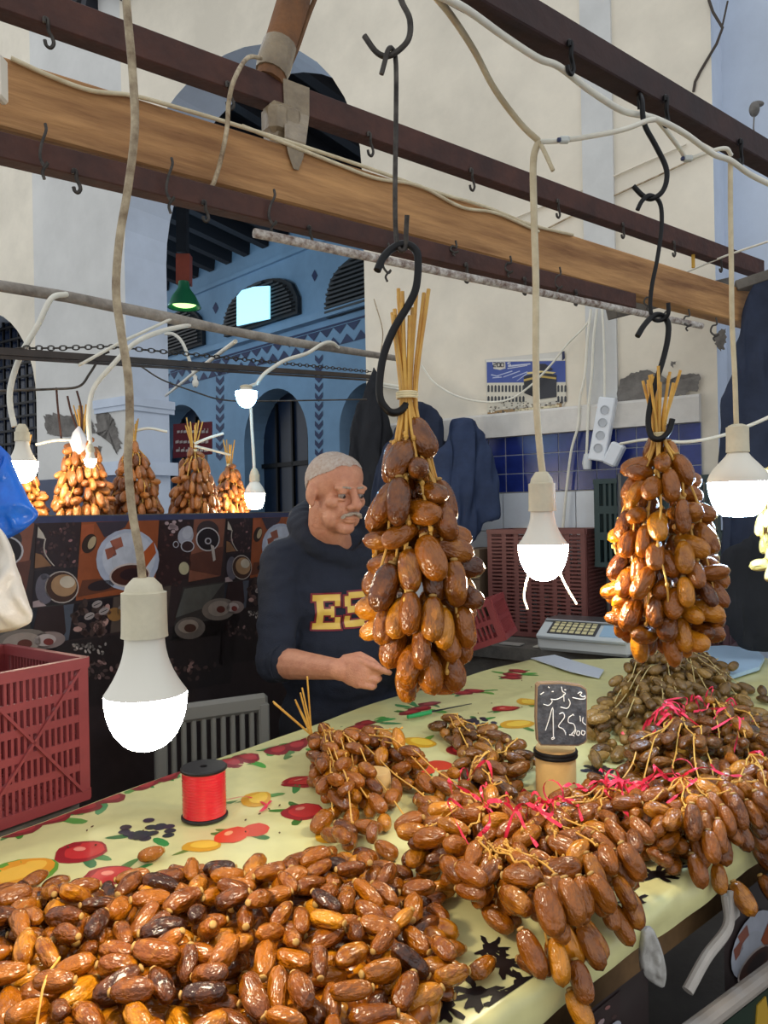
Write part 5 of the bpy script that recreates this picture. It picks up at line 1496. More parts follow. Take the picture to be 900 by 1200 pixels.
def pillow(outline, Y, th, amp=0.0, fs=14, rings=11, sub=4, tilt=0.0, seed=0):
    """thick soft body from an outline; thickest in the middle"""
    for _ in range(2):
        o2 = []
        for (a, b), (c, d) in zip(outline, outline[1:] + outline[:1]): o2 += [(a * .8 + c * .2, b * .8 + d * .2), (a * .2 + c * .8, b * .2 + d * .8)]
        outline = o2
    sub = max(1, sub // 4)
    pts = []
    n = len(outline)
    for i in range(n):
        (u0, v0), (u1, v1) = outline[i], outline[(i + 1) % n]
        for k in range(sub): pts.append((u0 + (u1 - u0) * k / sub, v0 + (v1 - v0) * k / sub))
    cu = sum(p[0] for p in pts) / len(pts); cv = sum(p[1] for p in pts) / len(pts)
    mb = MB(); N = len(pts); rows = []
    for side in (-1, 1):
        for r in range(rings, 0, -1) if side == -1 else range(1, rings):
            f = r / rings
            row = []
            for (u, v) in pts:
                uu, vv = cu + (u - cu) * f, cv + (v - cv) * f
                p = P(uu, vv, Y); d = th * .5 * math.sqrt(max(0, 1 - f ** 2.4))
                w = noise.noise(V((p.x * fs + seed, p.z * fs * .5, seed))) * amp + noise.noise(V((p.x * fs * 2.3, p.z * fs * 1.3, seed + 5))) * amp * .5
                row.append(p + V((0, side * (d) + w * (1 - f ** 6) * 1.0, 0)))
            rows.append((side, r, row))
    # order: outer ring .. inner front, then back rings
    front = [row for s, r, row in rows if s == -1]; back = [row for s, r, row in rows if s == 1]
    vs = [q for row in front for q in row]; b0 = len(vs)
    fs_ = []
    for i in range(len(front) - 1):
        for k in range(N):
            fs_.append((i * N + k, i * N + (k + 1) % N, (i + 1) * N + (k + 1) % N, (i + 1) * N + k))
    c = P(cu, cv, Y)
    vs.append(c + V((0, -th * .5 + noise.noise(V((c.x * fs + seed, c.z * fs * .5, seed))) * amp, 0))); ci = b0
    L0 = (len(front) - 1) * N
    for k in range(N): fs_.append((L0 + k, L0 + (k + 1) % N, ci))
    off = len(vs)
    for row in back: vs += row
    for i in range(len(back) - 1):
        for k in range(N):
            fs_.append((off + i * N + k, off + (i + 1) * N + k, off + (i + 1) * N + (k + 1) % N, off + i * N + (k + 1) % N))
    ci2 = len(vs); vs.append(c + V((0, th * .5, 0)))
    for k in range(N): fs_.append((off + (k + 1) % N, off + k, ci2))
    Lb = off + (len(back) - 1) * N
    for k in range(N): fs_.append((k, Lb + k, Lb + (k + 1) % N, (k + 1) % N))
    mb.add(vs, fs_)
    return mb

# ================================================================== THE VENDOR
FW = V((.42, -.906, 0)).normalized(); LX = V((.906, .42, 0)).normalized(); UP = V((0, 0, 1))
VC = V((-.143, 2.36, 0))
ven = thing('person', 'man with short white hair and grey moustache in a navy hoodie standing behind the counter', 'person', VC)
def tb(x, y, z): return VC + LX * x + FW * y + UP * z
yaw = math.radians(40)
HF = V((math.sin(yaw) * .985, -math.cos(yaw) * .985, -.17)).normalized()
HX = HF.cross(UP).normalized() * -1                      # his left
HZ = HX.cross(HF).normalized() * 1
if HZ.z < 0: HZ = -HZ
HC_ = P(393, 577, 2.22)
def hd_(x, y, z): return HC_ + HX * x + HF * y + HZ * z
hax = (HX, HF, HZ)
b = MB()
b.ell(hd_(0, -.014, .032), (.0755, .094, .083), hax, 24, 16)
b.ell(hd_(0, .020, .045), (.066, .064, .066), hax, 20, 14)       # forehead
b.ell(hd_(0, .022, -.040), (.060, .064, .074), hax, 20, 14)
b.ell(hd_(0, .060, -.092), (.030, .024, .022), hax, 16, 10)      # chin
for s_ in (-1, 1):
    b.ell(hd_(s_ * .030, .073, .022), (.028, .013, .010), hax, 14, 8)
    b.ell(hd_(s_ * .046, .052, -.020), (.020, .022, .020), hax, 14, 8)
    b.ell(hd_(s_ * .038, .038, -.066), (.022, .028, .032), hax, 14, 8)   # jowl
    b.ell(hd_(s_ * .014, .094, -.030), (.0105, .012, .010), hax, 12, 8)
    b.ell(hd_(s_ * .031, .0765, .0095), (.0165, .0115, .0065), hax, 12, 8)
    b.ell(hd_(s_ * .031, .0755, -.0085), (.0155, .0105, .0060), hax, 12, 8)
    b.ell(hd_(s_ * .0775, -.010, -.006), (.009, .019, .031), (HX + HF * .3 * s_, HF - HX * .3 * s_, HZ), 12, 10)
    b.ell(hd_(s_ * .076, -.004, -.032), (.007, .010, .012), hax, 10, 8)
b.tube([hd_(0, .082, .020), hd_(0, .097, -.006), hd_(0, .108, -.024)], [.0105, .0125, .0145], 12)
b.ell(hd_(0, .1075, -.024), (.0150, .0135, .0120), hax, 12, 8)
b.ell(hd_(0, .083, -.060), (.026, .012, .0075), hax, 14, 8)
b.ell(hd_(0, .081, -.071), (.023, .011, .0065), hax, 14, 8)
nb0 = tb(-.005, -.005, 1.40)
chain_(b, [hd_(0, -.022, -.045), hd_(0, -.030, -.10), nb0 + UP * .02, nb0 - UP * .04], [.060, .055, .062, .09], 16)
# torso core under the clothes
b.ell(tb(0, 0, 1.28), (.15, .09, .17), (LX, FW, UP)); b.ell(tb(0, .01, 1.05), (.14, .10, .18), (LX, FW, UP)); b.ell(tb(0, 0, .92), (.14, .09, .10), (LX, FW, UP))
SHR, SHL = tb(-.175, -.01, 1.405), tb(.175, -.01, 1.405)
ELR, WRR, HER = P(322, 776, 2.15), P(394, 784, 1.985), P(450, 793, 1.93)
chain_(b, [tb(-.09, 0, 1.37), SHR, SHR.lerp(ELR, .55), ELR], [.06, .05, .042, .038])
chain_(b, [ELR, ELR.lerp(WRR, .3), ELR.lerp(WRR, .7), WRR], [.040, .043, .034, .028])
ELL = tb(.235, .0, 1.10); WRL = P(506, 772, 2.02); 
chain_(b, [tb(.09, 0, 1.37), SHL, SHL.lerp(ELL, .55), ELL], [.06, .05, .042, .038])
chain_(b, [ELL, ELL.lerp(WRL, .35), WRL], [.038, .038, .028])
def hand(b, W, h, up, bk, mirror=1):
    """closed hand: h along the forearm, up the thumb side, bk the back of the hand"""
    b.ell(W + h * .012, (.030, .024, .029), (h, bk, up), 14, 10)
    b.ell(W + h * .050 + up * .002, (.046, .0165, .040), (h, bk, up), 18, 12)
    b.ell(W + h * .062 + bk * .002, (.030, .0150, .041), (h, bk, up), 18, 12)
    for i, (o, l) in enumerate(((.0290, 1.05), (.0100, 1.08), (-.0095, 1.0), (-.0275, .82))):
        k0 = W + h * (.080 - .004 * abs(i - 1)) + up * o + bk * .004
        up_t = up * (-.06 * (i - .5))
        if i == 0:
            d1, d2, d3 = (h * .95 - bk * .15 - up * .22), (h * .55 - bk * .7 - up * .35), (h * .1 - bk * .9 - up * .2)
        else:
            d1, d2, d3 = (h * .78 - bk * .6 + up_t), (-bk * .95 - h * .15), (-h * .9 - bk * .1)
        k1 = k0 + d1.normalized() * .040 * l; k2 = k1 + d2.normalized() * .025 * l; k3 = k2 + d3.normalized() * .019 * l
        chain_(b, [k0, k1, k2, k3], [.0108, .0094, .0084, .0074], 10)
    t0 = W + h * .022 + up * .026 - bk * .008; t1_ = W + h * .058 + up * .040 - bk * .016; t2_ = W + h * .090 + up * .030 - bk * .022; t3_ = W + h * .112 + up * .016 - bk * .026
    chain_(b, [t0, t1_, t2_, t3_], [.0150, .0125, .0105, .0085], 10)
hR = (HER - WRR).normalized(); upR = (UP * .96 - hR * UP.dot(hR) + V((0, .12, 0))).normalized(); bkR = hR.cross(upR).normalized()
if bkR.y > 0: bkR = -bkR
hand(b, WRR, hR, upR, bkR)
hL = V((-.25, -.9, -.15)).normalized(); upL = (UP - hL * UP.dot(hL)).normalized(); bkL = hL.cross(upL).normalized() * -1
hand(b, WRL, hL, upL, bkL)
body = remesh(b, .0034, 5)
A = coords(body)
# facial modelling in head coordinates
Mh = np.array([list(HX), list(HF), list(HZ)])
Lc = (A - np.array(HC_)) @ Mh.T
def push(c, s, amt, direc=(0, -1, 0)):
    d2 = ((Lc - np.array(c)) / np.array(s)); w_ = np.exp(-(d2 ** 2).sum(1))
    Lc[:] += w_[:, None] * np.array(direc) * amt
def groove(p, q, s, amt, n=7):
    for k in range(n):
        t = k / (n - 1); push([p[i] + (q[i] - p[i]) * t for i in range(3)], s, amt / 2.2)
for s_ in (-1, 1):
    push((s_ * .031, .082, .001), (.017, .02, .011), .0045)
    push((s_ * .014, .085, .006), (.007, .02, .010), .005)
    groove((s_ * .020, .094, -.030), (s_ * .036, .075, -.070), (.005, .02, .005), .0035)
    groove((s_ * .020, .085, -.016), (s_ * .040, .070, -.020), (.006, .02, .004), .0018)
    groove((s_ * .026, .080, -.072), (s_ * .030, .070, -.092), (.005, .02, .005), .002)
groove((-.022, .09, -.066), (.022, .09, -.066), (.005, .02, .0026), .003, 9)
for z_ in (.044, .056, .068):
    groove((-.035, .08, z_), (.035, .08, z_ + .002), (.008, .03, .0025), .0009, 9)
groove((-.016, .085, -.080), (.016, .085, -.080), (.007, .02, .004), .0025)
A2_ = Lc @ Mh + np.array(HC_)
setco(body, A2_)
BM_co = A2_.copy()
polys = [tuple(p.vertices) for p in body.polygons]
M_skin = mat('skin', (206, 146, 114), .48, col2=(186, 124, 96), vscale=38, bump=.25, bscale=220)
MATS['skin'].node_tree.nodes['Principled BSDF'].inputs['Subsurface Weight'].default_value = .08
MATS['skin'].node_tree.nodes['Principled BSDF'].inputs['Subsurface Radius'].default_value = (.01, .004, .002)
meshobj('body', body, M_skin, ven)
# hair: close cropped, lifted off the scalp
sel = (Lc[:, 2] > .040 + .62 * Lc[:, 1] + .004 * np.sin(Lc[:, 0] * 140)) & (Lc[:, 2] > -.055) & (np.abs(Lc[:, 0]) < .0795) & (Lc[:, 1] > -.13)
ear = ((np.abs(Lc[:, 0]) > .070) & (Lc[:, 2] < .028) & (Lc[:, 1] > -.034))
sel &= ~ear
fsel = [f for f in polys if all(sel[i] for i in f)]
idx = sorted({i for f in fsel for i in f}); remap = {k: i for i, k in enumerate(idx)}
hm_ = MB(); cen = np.array(hd_(0, -.01, .02))
vv = []
for i in idx:
    d = V(BM_co[i] - cen).normalized(); vv.append(V(BM_co[i]) + d * (.0018 + .0012 * noise.noise(V(BM_co[i]) * 260)))
hm_.add(vv, [tuple(remap[i] for i in f) for f in fsel])
hm_.build('hair', mat('white_stubble', (206, 194, 184), .85, col2=(184, 158, 140), vscale=90, bump=.6, bscale=500), ven, smooth=True)
M_grey = mat('grey_moustache', (206, 190, 172), .85, col2=(164, 144, 126), vscale=160, bump=.8, bscale=400)
mo = MB()
for s_ in (-1, 1):
    mo.ell(hd_(s_ * .0135, .0955, -.0485), (.0165, .0065, .0055), (HX + HZ * -.28 * s_, HF - HX * .35 * s_, HZ + HX * .28 * s_), 14, 8)
    mo.ell(hd_(s_ * .0275, .086, -.0560), (.010, .006, .0045), (HX + HZ * -.7 * s_, HF, HZ + HX * .7 * s_), 12, 8)
meshobj('moustache', remesh(mo, .002, 3), M_grey, ven)
for s_ in (-1, 1):
    q = MB()
    for k in range(5): q.ell(hd_(s_ * (.017 + .008 * k), .0865 - .0022 * k * k * .45, .0225 + .0026 * math.sin(.6 + k * .6)), (.0065, .0038, .0033), hax, 10, 6)
    q.build('eyebrow', M_grey, ven, smooth=True)
    q = MB(); q.ell(hd_(s_ * .031, .0735, .0005), (.0112, .0112, .0112), hax, 14, 10); e = q.build('eye', mat('eye_white', (130, 112, 100), .3), ven, smooth=True)
    q = MB(); q.ell(hd_(s_ * .031 + .001, .0820, -.0005), (.0052, .0036, .0052), hax, 12, 8); q.build('iris', mat('iris', (34, 24, 20), .15), e, smooth=True)
# hoodie
h = MB()
h.ell(tb(0, .005, 1.29), (.198, .128, .185), (LX, FW, UP), 24, 16)
h.ell(tb(0, .015, 1.10), (.192, .150, .20), (LX, FW, UP), 24, 16)
h.ell(tb(0, .012, .96), (.188, .148, .12), (LX, FW, UP), 24, 16)
chain_(h, [SHR, tb(-.07, 0, 1.435), tb(.07, 0, 1.435), SHL], [.070, .066, .066, .070], 16)
chain_(h, [SHR, SHR.lerp(ELR, .3), SHR.lerp(ELR, .65), ELR - V((0, 0, .004)), ELR.lerp(WRR, .12)], [.070, .066, .060, .056, .052], 16)
chain_(h, [SHL, SHL.lerp(ELL, .5), ELL, ELL.lerp(WRL, .6)], [.070, .062, .055, .045], 16)
# hood rolled around the neck
def ringpt(a):   # a = 0 front, pi back
    r_x, r_y = .108, .108
    f = (1 - math.cos(a)) / 2
    z = 1.410 + .135 * f ** .7
    return tb(r_x * math.sin(a) * (1.0), r_y * math.cos(a) * (1 if f < .5 else 1.0) - .005 + .03 * (1 - abs(2 * f - 1)) , z), .024 + .030 * f ** .6
NR = 28
rp_ = [ringpt(2 * pi * k / NR) for k in range(NR)]
for k in range(NR):
    (p, r), (q, r2) = rp_[k], rp_[(k + 1) % NR]
    h.ell(p, (r, r, r * 1.15), None, 12, 8); h.tube([p, q], [r, r2], 12)
h.ell(tb(0, -.135, 1.42), (.115, .045, .10), (LX, FW, UP), 18, 12)
hood = remesh(h, .0065, 5)
A = coords(hood)
A = foldnoise(A, .011, 7, 16, 3); A = foldnoise(A, .006, 22, 26, 8)
setco(hood, A)
hpoly = [tuple(p.vertices) for p in hood.polygons]
HB = BVHTree.FromPolygons([V(a) for a in A], hpoly)
M_hood = mat('hoodie_fabric', (27, 32, 46), .92, var=.18, vscale=8, bump=.25, bscale=260)
hoodie = meshobj('hoodie', hood, M_hood, ven)
# sleeve hem and shirt collar
q = MB(); dS = (WRR - ELR).normalized(); q.tube([ELR + dS * .028, ELR + dS * .040], [.0535, .0535], 18); q.build('cuff', M_hood, ven, smooth=50)
q = MB()
for s_ in (-1, 1):
    q.prism([tb(s_ * .016, .080, 1.425), tb(s_ * .052, .060, 1.470), tb(s_ * .070, .02, 1.485), tb(s_ * .058, .055, 1.430), tb(s_ * .030, .088, 1.405)], FW * .005)
q.build('shirt_collar', mat('shirt_black', (16, 17, 22), .85), ven)
# chest lettering in block capitals: yellow with a dark red edge
def rects(chh):
    S_ = .018
    if chh == 'E': return [(.010, 0, .028, .10), (0, 0, .075, .018), (0, .082, .075, .10), (.028, .041, .052, .059), (.048, .034, .058, .066), (.060, .018, .075, .034), (.060, .066, .075, .082)]
    if chh == 'S': return [(.012, .082, .062, .10), (.0, .060, .019, .090), (.008, .041, .066, .060), (.056, .012, .075, .048), (.012, 0, .064, .018), (0, .0, .016, .032), (.060, .066, .075, .10)]
    return [(.028, 0, .047, .10), (0, .082, .075, .10), (0, .064, .015, .085), (.060, .064, .075, .085), (.018, 0, .057, .016)]
def proj(x, z, off):
    o = tb(x, .5, z); hit = HB.ray_cast(o, -FW)
    if hit[0] is None: return tb(x, .15, z)
    return hit[0] + FW * off
for i, chh in enumerate('EST'):
    x0 = -.124 + i * .088; z0 = 1.215 + .004 * (i == 1)
    q = MB()
    for pad, off, col in ((.005, .0032, (122, 26, 40)), (0, .0052, (222, 184, 84))):
        for (a, c, b_, d) in rects(chh):
            xa, xb, za, zb_2 = x0 + a - pad, x0 + b_ + pad, z0 + c - pad, z0 + d + pad
            nx, nz = max(1, int((xb - xa) / .006)), max(1, int((zb_2 - za) / .006))
            vs = [proj(xa + (xb - xa) * ii / nx, za + (zb_2 - za) * jj / nz, off) for jj in range(nz + 1) for ii in range(nx + 1)]
            q.add(vs, [(jj * (nx + 1) + ii, jj * (nx + 1) + ii + 1, (jj + 1) * (nx + 1) + ii + 1, (jj + 1) * (nx + 1) + ii) for jj in range(nz) for ii in range(nx)], col=col)
    lt = q.build('chest_letter', MATS['paper_print'], hoodie, smooth=True)
    lt['label'] = 'yellow block letter with dark red edge'
# trousers
t = MB()
for s_ in (-1, 1): chain_(t, [tb(s_ * .09, 0, .93), tb(s_ * .10, .015, .52), tb(s_ * .105, -.01, .10)], [.108, .082, .065], 14)
t.ell(tb(0, 0, .93), (.178, .132, .12), (LX, FW, UP), 20, 12)
tm = remesh(t, .012, 4); setco(tm, foldnoise(coords(tm), .012, 9, 14, 5)); meshobj('trousers', tm, mat('trouser_black', (22, 24, 32), .9, var=.2), ven)
for s_ in (-1, 1):
    q = MB(); q.ell(tb(s_ * .105, .045, .04), (.048, .13, .045), (LX, FW, UP), 16, 10); q.box(tb(s_ * .105, .045, .012), (.085, .25, .02), (LX, FW, UP), ch=.008); q.build('shoe', M_black, ven, smooth=40)

# ================================================================== GARMENTS AND BAGS
def soft(name, outline, Y, th, m, label, cat, amp=.035, fs=18, seed=0, sub=7):
    mb = pillow(outline, Y, th, amp, fs, seed=seed, sub=sub); return tag(mb.build(name, m, smooth=True), label, cat)
def garment(name, cx, vt, vb, hw, Y, m, label, cat, seed, hood=True, depth=.45, flare=1.0, sleeves=(-1, 1)):
    """coat hung by its collar: hood, falling body and two limp sleeves, with deep vertical folds"""
    k = Y / F; H = vb - vt; mb = MB()
    pt = lambda du, f: P(cx + du * hw, vt + H * f, Y)
    if hood:
        mb.ell(pt(0, .09), (hw * .42 * k, hw * .42 * k, H * .10 * k), None, 16, 10)
        mb.ell(pt(.08, .16), (hw * .55 * k, hw * .5 * k, H * .09 * k), None, 16, 10)
    chain_(mb, [pt(0, .02), pt(0, .12), pt(0, .24), pt(.03, .45), pt(0, .70), pt(-.03, .93)], [hw * k * q for q in (.10, .30, .50, .58 * flare, .62 * flare, .60 * flare)], 16)
    for s_ in sleeves:
        chain_(mb, [pt(s_ * .30, .20), pt(s_ * .62, .34), pt(s_ * .76, .58), pt(s_ * .74, .84)], [hw * k * q for q in (.26, .27, .23, .20)], 12)
    me = remesh(mb, .011, 6)
    a = coords(me); a[:, 1] = Y + (a[:, 1] - Y) * depth
    a = foldnoise(a, .035, 16, 2.2, seed); a = foldnoise(a, .014, 34, 6, seed + 3)
    a[:, 1] += .55 * (a[:, 0] - a[:, 0].mean()) * -.5
    setco(me, a)
    c = a.mean(0)
    return tag(meshobj(name, me, m, org=(c[0], c[1], a[:, 2].min())), label, cat)
garment('jacket', 436, 428, 668, 30, 3.86, M_dark, 'charcoal jacket hanging at the edge of the arch', 'jacket', 2, hood=False)
garment('jacket', 488, 472, 660, 52, 3.66, mat('navy_coat', (26, 36, 58), .9, var=.25, vscale=7, bump=.2), 'dark navy hooded coat hanging behind the vendor', 'jacket', 4)
garment('jacket', 543, 490, 626, 38, 3.52, mat('blue_coat', (38, 52, 82), .9, var=.25, vscale=7, bump=.2), 'slate blue hooded jacket hanging in front of the tiles', 'jacket', 6)
garment('long_coat', 892, 320, 748, 43, 2.72, mat('drape_navy', (38, 46, 66), .9, var=.25, vscale=6, bump=.2), 'long dark navy coat hanging from the rail end by the blue white bulb', 'coat', 8, hood=False, flare=.8)
garment('jacket', 892, 628, 738, 58, 2.60, M_dark, 'black jacket slumped below the long navy coat', 'jacket', 9, hood=False, depth=.3)
M_blue = mat('blue_bag', (20, 84, 190), .28, col2=(36, 120, 226), vscale=9, bump=.7, bscale=18)
soft('carrier_bag', [(-60, 500), (-10, 515), (8, 528), (22, 560), (36, 590), (45, 606), (28, 622), (0, 636), (-60, 650)], 1.24, .045, M_blue, 'bright blue plastic bag hanging beside the coffee partition', 'bag', amp=.03, fs=30, seed=3, sub=8)
soft('carrier_bag', [(-60, 600), (-5, 612), (8, 630), (20, 665), (32, 700), (40, 728), (20, 738), (0, 742), (-60, 750)], 1.20, .035, mat('white_bag', (222, 216, 206), .3, col2=(198, 190, 180), vscale=8, bump=.6, bscale=20), 'crumpled white plastic bag hanging below the blue bag', 'bag', amp=.03, fs=26, seed=5, sub=8)

hy = FRONT.hit(765, 1120).y
soft('plastic_bag', film_px, hy - .045, .022, M_film, 'crumpled clear plastic film hanging from the counter edge', 'plastic bag', amp=.012, fs=60, seed=11, sub=6)

# ================================================================== CRATES
def panel(mb, O, ex, ez, en, W, H, th, nx, nz, wv=.45, wh=.35, rim=.02):
    """slotted panel: O lower corner, ex along, ez up, en normal"""
    def bx(x0, x1, z0, z1, t=th, o=0): mb.box(O + ex * (x0 + x1) / 2 + ez * (z0 + z1) / 2 + en * o, (x1 - x0, t, z1 - z0), (ex, en, ez))
    bx(0, W, 0, rim, th * 1.5); bx(0, W, H - rim, H, th * 1.8); bx(0, rim, rim, H - rim); bx(W - rim, W, rim, H - rim)
    px_ = (W - 2 * rim) / nx; pz_ = (H - 2 * rim) / nz
    for i in range(1, nx): x = rim + i * px_; bx(x - px_ * wv / 2, x + px_ * wv / 2, rim, H - rim, th * .8)
    for j in range(1, nz): z = rim + j * pz_; bx(rim, W - rim, z - pz_ * wh / 2, z + pz_ * wh / 2, th * .9)
def crate(label, O, ex, ey, ez, W, D, H, m, nx, nz, ny, group=None, diag=False, wv=.45, wh=.3, base_grid=(12, 10)):
    O = V(O); root = thing('plastic_crate', label, 'crate', O, group)
    th = .008
    for nm, o, e, n, w_, k in (('side_panel', O, ex, ey, W, nx), ('side_panel', O + ey * D, ex, ey, W, nx), ('end_panel', O, ey, ex, D, ny), ('end_panel', O + ex * W, ey, ex, D, ny)):
        q = MB(); panel(q, o, e, ez, n, w_, H, th, k, nz, wv, wh)
        if diag and nm == 'side_panel' :
            q.bar(o + e * .015 + ez * .02 - n * .005, o + e * w_ * .5 + ez * (H - .02) - n * .005, .005, .007, up=n); q.bar(o + e * w_ * .5 + ez * .02 - n * .005, o + e * .015 + ez * (H - .02) - n * .005, .005, .007, up=n)
            q.bar(o + e * w_ * .5 + ez * .02 - n * .005, o + e * (w_ - .015) + ez * (H - .02) - n * .005, .005, .007, up=n)
        q.build(nm, m, root)
    q = MB(); panel(q, O + ez * .006, ex, ey, ez, W, D, th, base_grid[0], base_grid[1], .5, .4); q.build('base', m, root)
    return root
# red crate at the left end, on a wooden stand
c0 = T(104, 938); e1 = (Fp[1] - Fp[2]).normalized(); e2 = V((-e1.y, e1.x, 0))
if e2.dot(V((-1, .4, 0))) < 0: e2 = -e2
gap_ = (flat(c0) - Fp[2]).dot(e2)                 # clear of the table edge and the cloth lip
O_ = V((c0.x, c0.y, ZT + .004)) + e2 * max(0.0, .018 - gap_)
crate('faded red slotted plastic crate standing at the end of the oilcloth', O_, e1, e2, UP, .42, .30, .275, M_redcrate, 32, 5, 22, diag=True)
sd_ = thing('wooden_stand', 'plain wooden stand under the faded red crate', 'stand', flat(O_) + e2 * .17 + e1 * .2)
q = MB(); q.box(flat(O_) + e1 * .21 + e2 * .17 + UP * .985, (.42, .28, .03), (e1, e2, UP), ch=.002); q.build('top', M_greywood, sd_)
for a in (.03, .39):
    for c in (.05, .28):
        q = MB(); q.box(flat(O_) + e1 * a + e2 * c + UP * .485, (.04, .04, .97), (e1, e2, UP)); q.build('leg', M_greywood, sd_)
# side counter along the wall with crates, carton and scale
CT = 1.0
ctr = thing('side_counter', 'grey stone topped side counter below the tiled wall', 'counter', WALL.at(.1, 0, .4))
sA, sB = WALL.sz(872, 700)[0], WALL.sz(520, 700)[0]
sM = WALL.sz(690, 700)[0]
ctp = [(sA, .02), (sB, .02), (sB, .55), (sM, .55), (sA, .16)]
q = MB(); q.prism([WALL.at(s, CT - .05, o) for s, o in ctp], V((0, 0, .05))); q.build('worktop', mat('stone_top', (104, 98, 90), .7, col2=(70, 66, 62), vscale=12, bump=.3), ctr)
q = MB(); q.prism([WALL.at(s, 0, max(.03, o - .04)) for s, o in ctp], V((0, 0, CT - .05))); q.build('cabinet', M_greywood, ctr)
wx = -WALL.d; wn_ = WALL.n
def onwall(u, off): 
    s_ = WALL.sz(u, 650)[0]; return s_
def hitoff(u, v, off):
    pl = Plane(tuple((WALL.p0 + WALL.n * off)[:2]), tuple(WALL.d[:2])); return pl.hit(u, v)
# big red crate on its side: its slotted bottom faces out
p = hitoff(574, 742, .30); p.z = CT + .004
p2 = hitoff(688, 740, .30); Wc = (flat(p2) - flat(p)).length
crate('dull red crate stood on edge behind the middle lamp with its base facing out', p, wx, -WALL.n, UP, Wc, .24, .46, mat('dull_red', (108, 62, 58), .5, var=.15), 7, 26, 12, wv=.35, wh=.5)
# tilted small red crate
p = P(520, 800, 2.72); p.z = 1.02
ex_ = (V((.83, -.35, .33))).normalized(); ey_ = V((.3, .95, 0)).normalized(); ey_ = (ey_ - ex_ * ey_.dot(ex_)).normalized(); ez_ = ex_.cross(ey_)
if ez_.z < 0: ez_ = -ez_
crate('small bright red crate tilted against the side counter behind the front bundle', p, ex_, ey_, ez_, .24, .17, .15, M_redcrate, 12, 2, 9, wv=.4)
# cardboard carton
q = thing('cardboard_box', 'tall brown cardboard box between the jackets and the red crate', 'box', hitoff(556, 760, .30))
p = hitoff(540, 740, .30); p.z = CT
a = MB(); a.prism([p, p + wx * .10, p + wx * .10 - WALL.n * .22, p - WALL.n * .22], V((0, 0, .375))); a.build('carton', mat('cardboard', (112, 92, 72), .85, var=.12), q)
a = MB(); a.prism([p + V((0, 0, .24)) + WALL.n * .0006, p + wx * .10 + V((0, 0, .24)) + WALL.n * .0006, p + wx * .10 + V((0, 0, .243)) + WALL.n * .0006, p + V((0, 0, .243)) + WALL.n * .0006], WALL.n * .001); a.build('flap_seam', M_black, q)
# stacked crates at the right: dark maroon below, dark green on top
p = hitoff(716, 740, .26); p.z = CT + .004
q2 = hitoff(862, 740, .26); Wg = (flat(q2) - flat(p)).length
crate('dark maroon crate under the green crate on the side counter', p, wx, -WALL.n, UP, Wg * .95, .22, .30, mat('maroon_plastic', (78, 40, 44), .5, var=.15), 24, 5, 12)
p = hitoff(700, 740, .27); p.z = CT + .308
crate('dark green slotted crate on top of the maroon crate', p, wx, -WALL.n, UP, Wg * 1.10, .23, .36, M_greencrate, 22, 3, 12, wv=.5)
# scale with keypad and display column
sc_p = hitoff(692, 752, .455); sc_p.z = CT
scl = thing('market_scale', 'white electronic market scale with keypad and teal display', 'scale', sc_p)
sx, sy = wx, WALL.n
q = MB(); q.box(sc_p + UP * .035, (.36, .20, .07), (sx, sy, UP), ch=.012); q.build('base', mat('scale_white', (206, 208, 206), .4), scl)
kx = (sy * .9 - UP * .42).normalized(); kn_ = sx.cross(kx); kn_ = kn_ if kn_.z > 0 else -kn_
kc = sc_p + sy * .06 + UP * .082
q = MB(); q.box(kc, (.35, .13, .018), (sx, kx, kn_), ch=.004); pan = q.build('keypad', mat('scale_panel', (190, 196, 198), .4), scl)
q = MB(); q.box(kc + kn_ * .010 + sx * -.04, (.19, .095, .003), (sx, kx, kn_)); q.build('key_field', mat('key_field', (60, 60, 64), .5), pan)
for i in range(7):
    for j in range(4):
        q = MB(); q.box(kc + kn_ * .0125 + sx * (-.04 + (i - 3) * .025) + kx * (j - 1.5) * .022, (.019, .016, .003), (sx, kx, kn_), ch=.001); q.build('key', mat('key_cream', (206, 196, 150), .5), pan)
q = MB(); q.box(kc + kn_ * .010 + sx * .105, (.07, .09, .003), (sx, kx, kn_)); kf = q.build('key_field', mat('key_field_blue', (150, 180, 204), .5), pan)
q = MB(); q.box(sc_p - sy * .03 + UP * .11, (.34, .14, .012), (sx, sy, UP), ch=.004); q.box(sc_p - sy * .04 + UP * .085, (.06, .06, .04), (sx, sy, UP)); q.build('weighing_plate', mat('steel_plate', (150, 152, 154), .3, .8), scl)
dp = P(744, 580, (sc_p - CAM).y - .06)
q = MB(); q.tube([sc_p + sx * .12 - sy * .075 + UP * .06, V((dp.x, dp.y, dp.z - .1))], .012, 10); q.build('column', mat('scale_grey', (70, 74, 78), .5), scl)
dz_ = V((0, -1, 0)); dxx = V((1, 0, 0))
q = MB(); q.box(dp, (.13, .03, .17), (dxx, V((0, 1, 0)), UP), ch=.008); hs_ = q.build('display', mat('display_shell', (22, 30, 42), .3), scl)
def seg7(mb, o, d, s_, col):
    S7 = {0: 'abcdef', 1: 'bc', 2: 'abged', 3: 'abgcd', 5: 'afgcd', 8: 'abcdefg', 4: 'fgbc', 6: 'afgedc', 7: 'abc', 9: 'abcdfg'}[d]
    P7 = {'a': (0, 2, 1, 2), 'b': (1, 2, 1, 1), 'c': (1, 1, 1, 0), 'd': (0, 0, 1, 0), 'e': (0, 0, 0, 1), 'f': (0, 1, 0, 2), 'g': (0, 1, 1, 1)}
    for k in S7:
        x0, y0, x1, y1 = P7[k]; mb.bar(o + dxx * x0 * s_ + UP * y0 * s_, o + dxx * x1 * s_ + UP * y1 * s_, .002, .0022, up=(0, 1, 0))
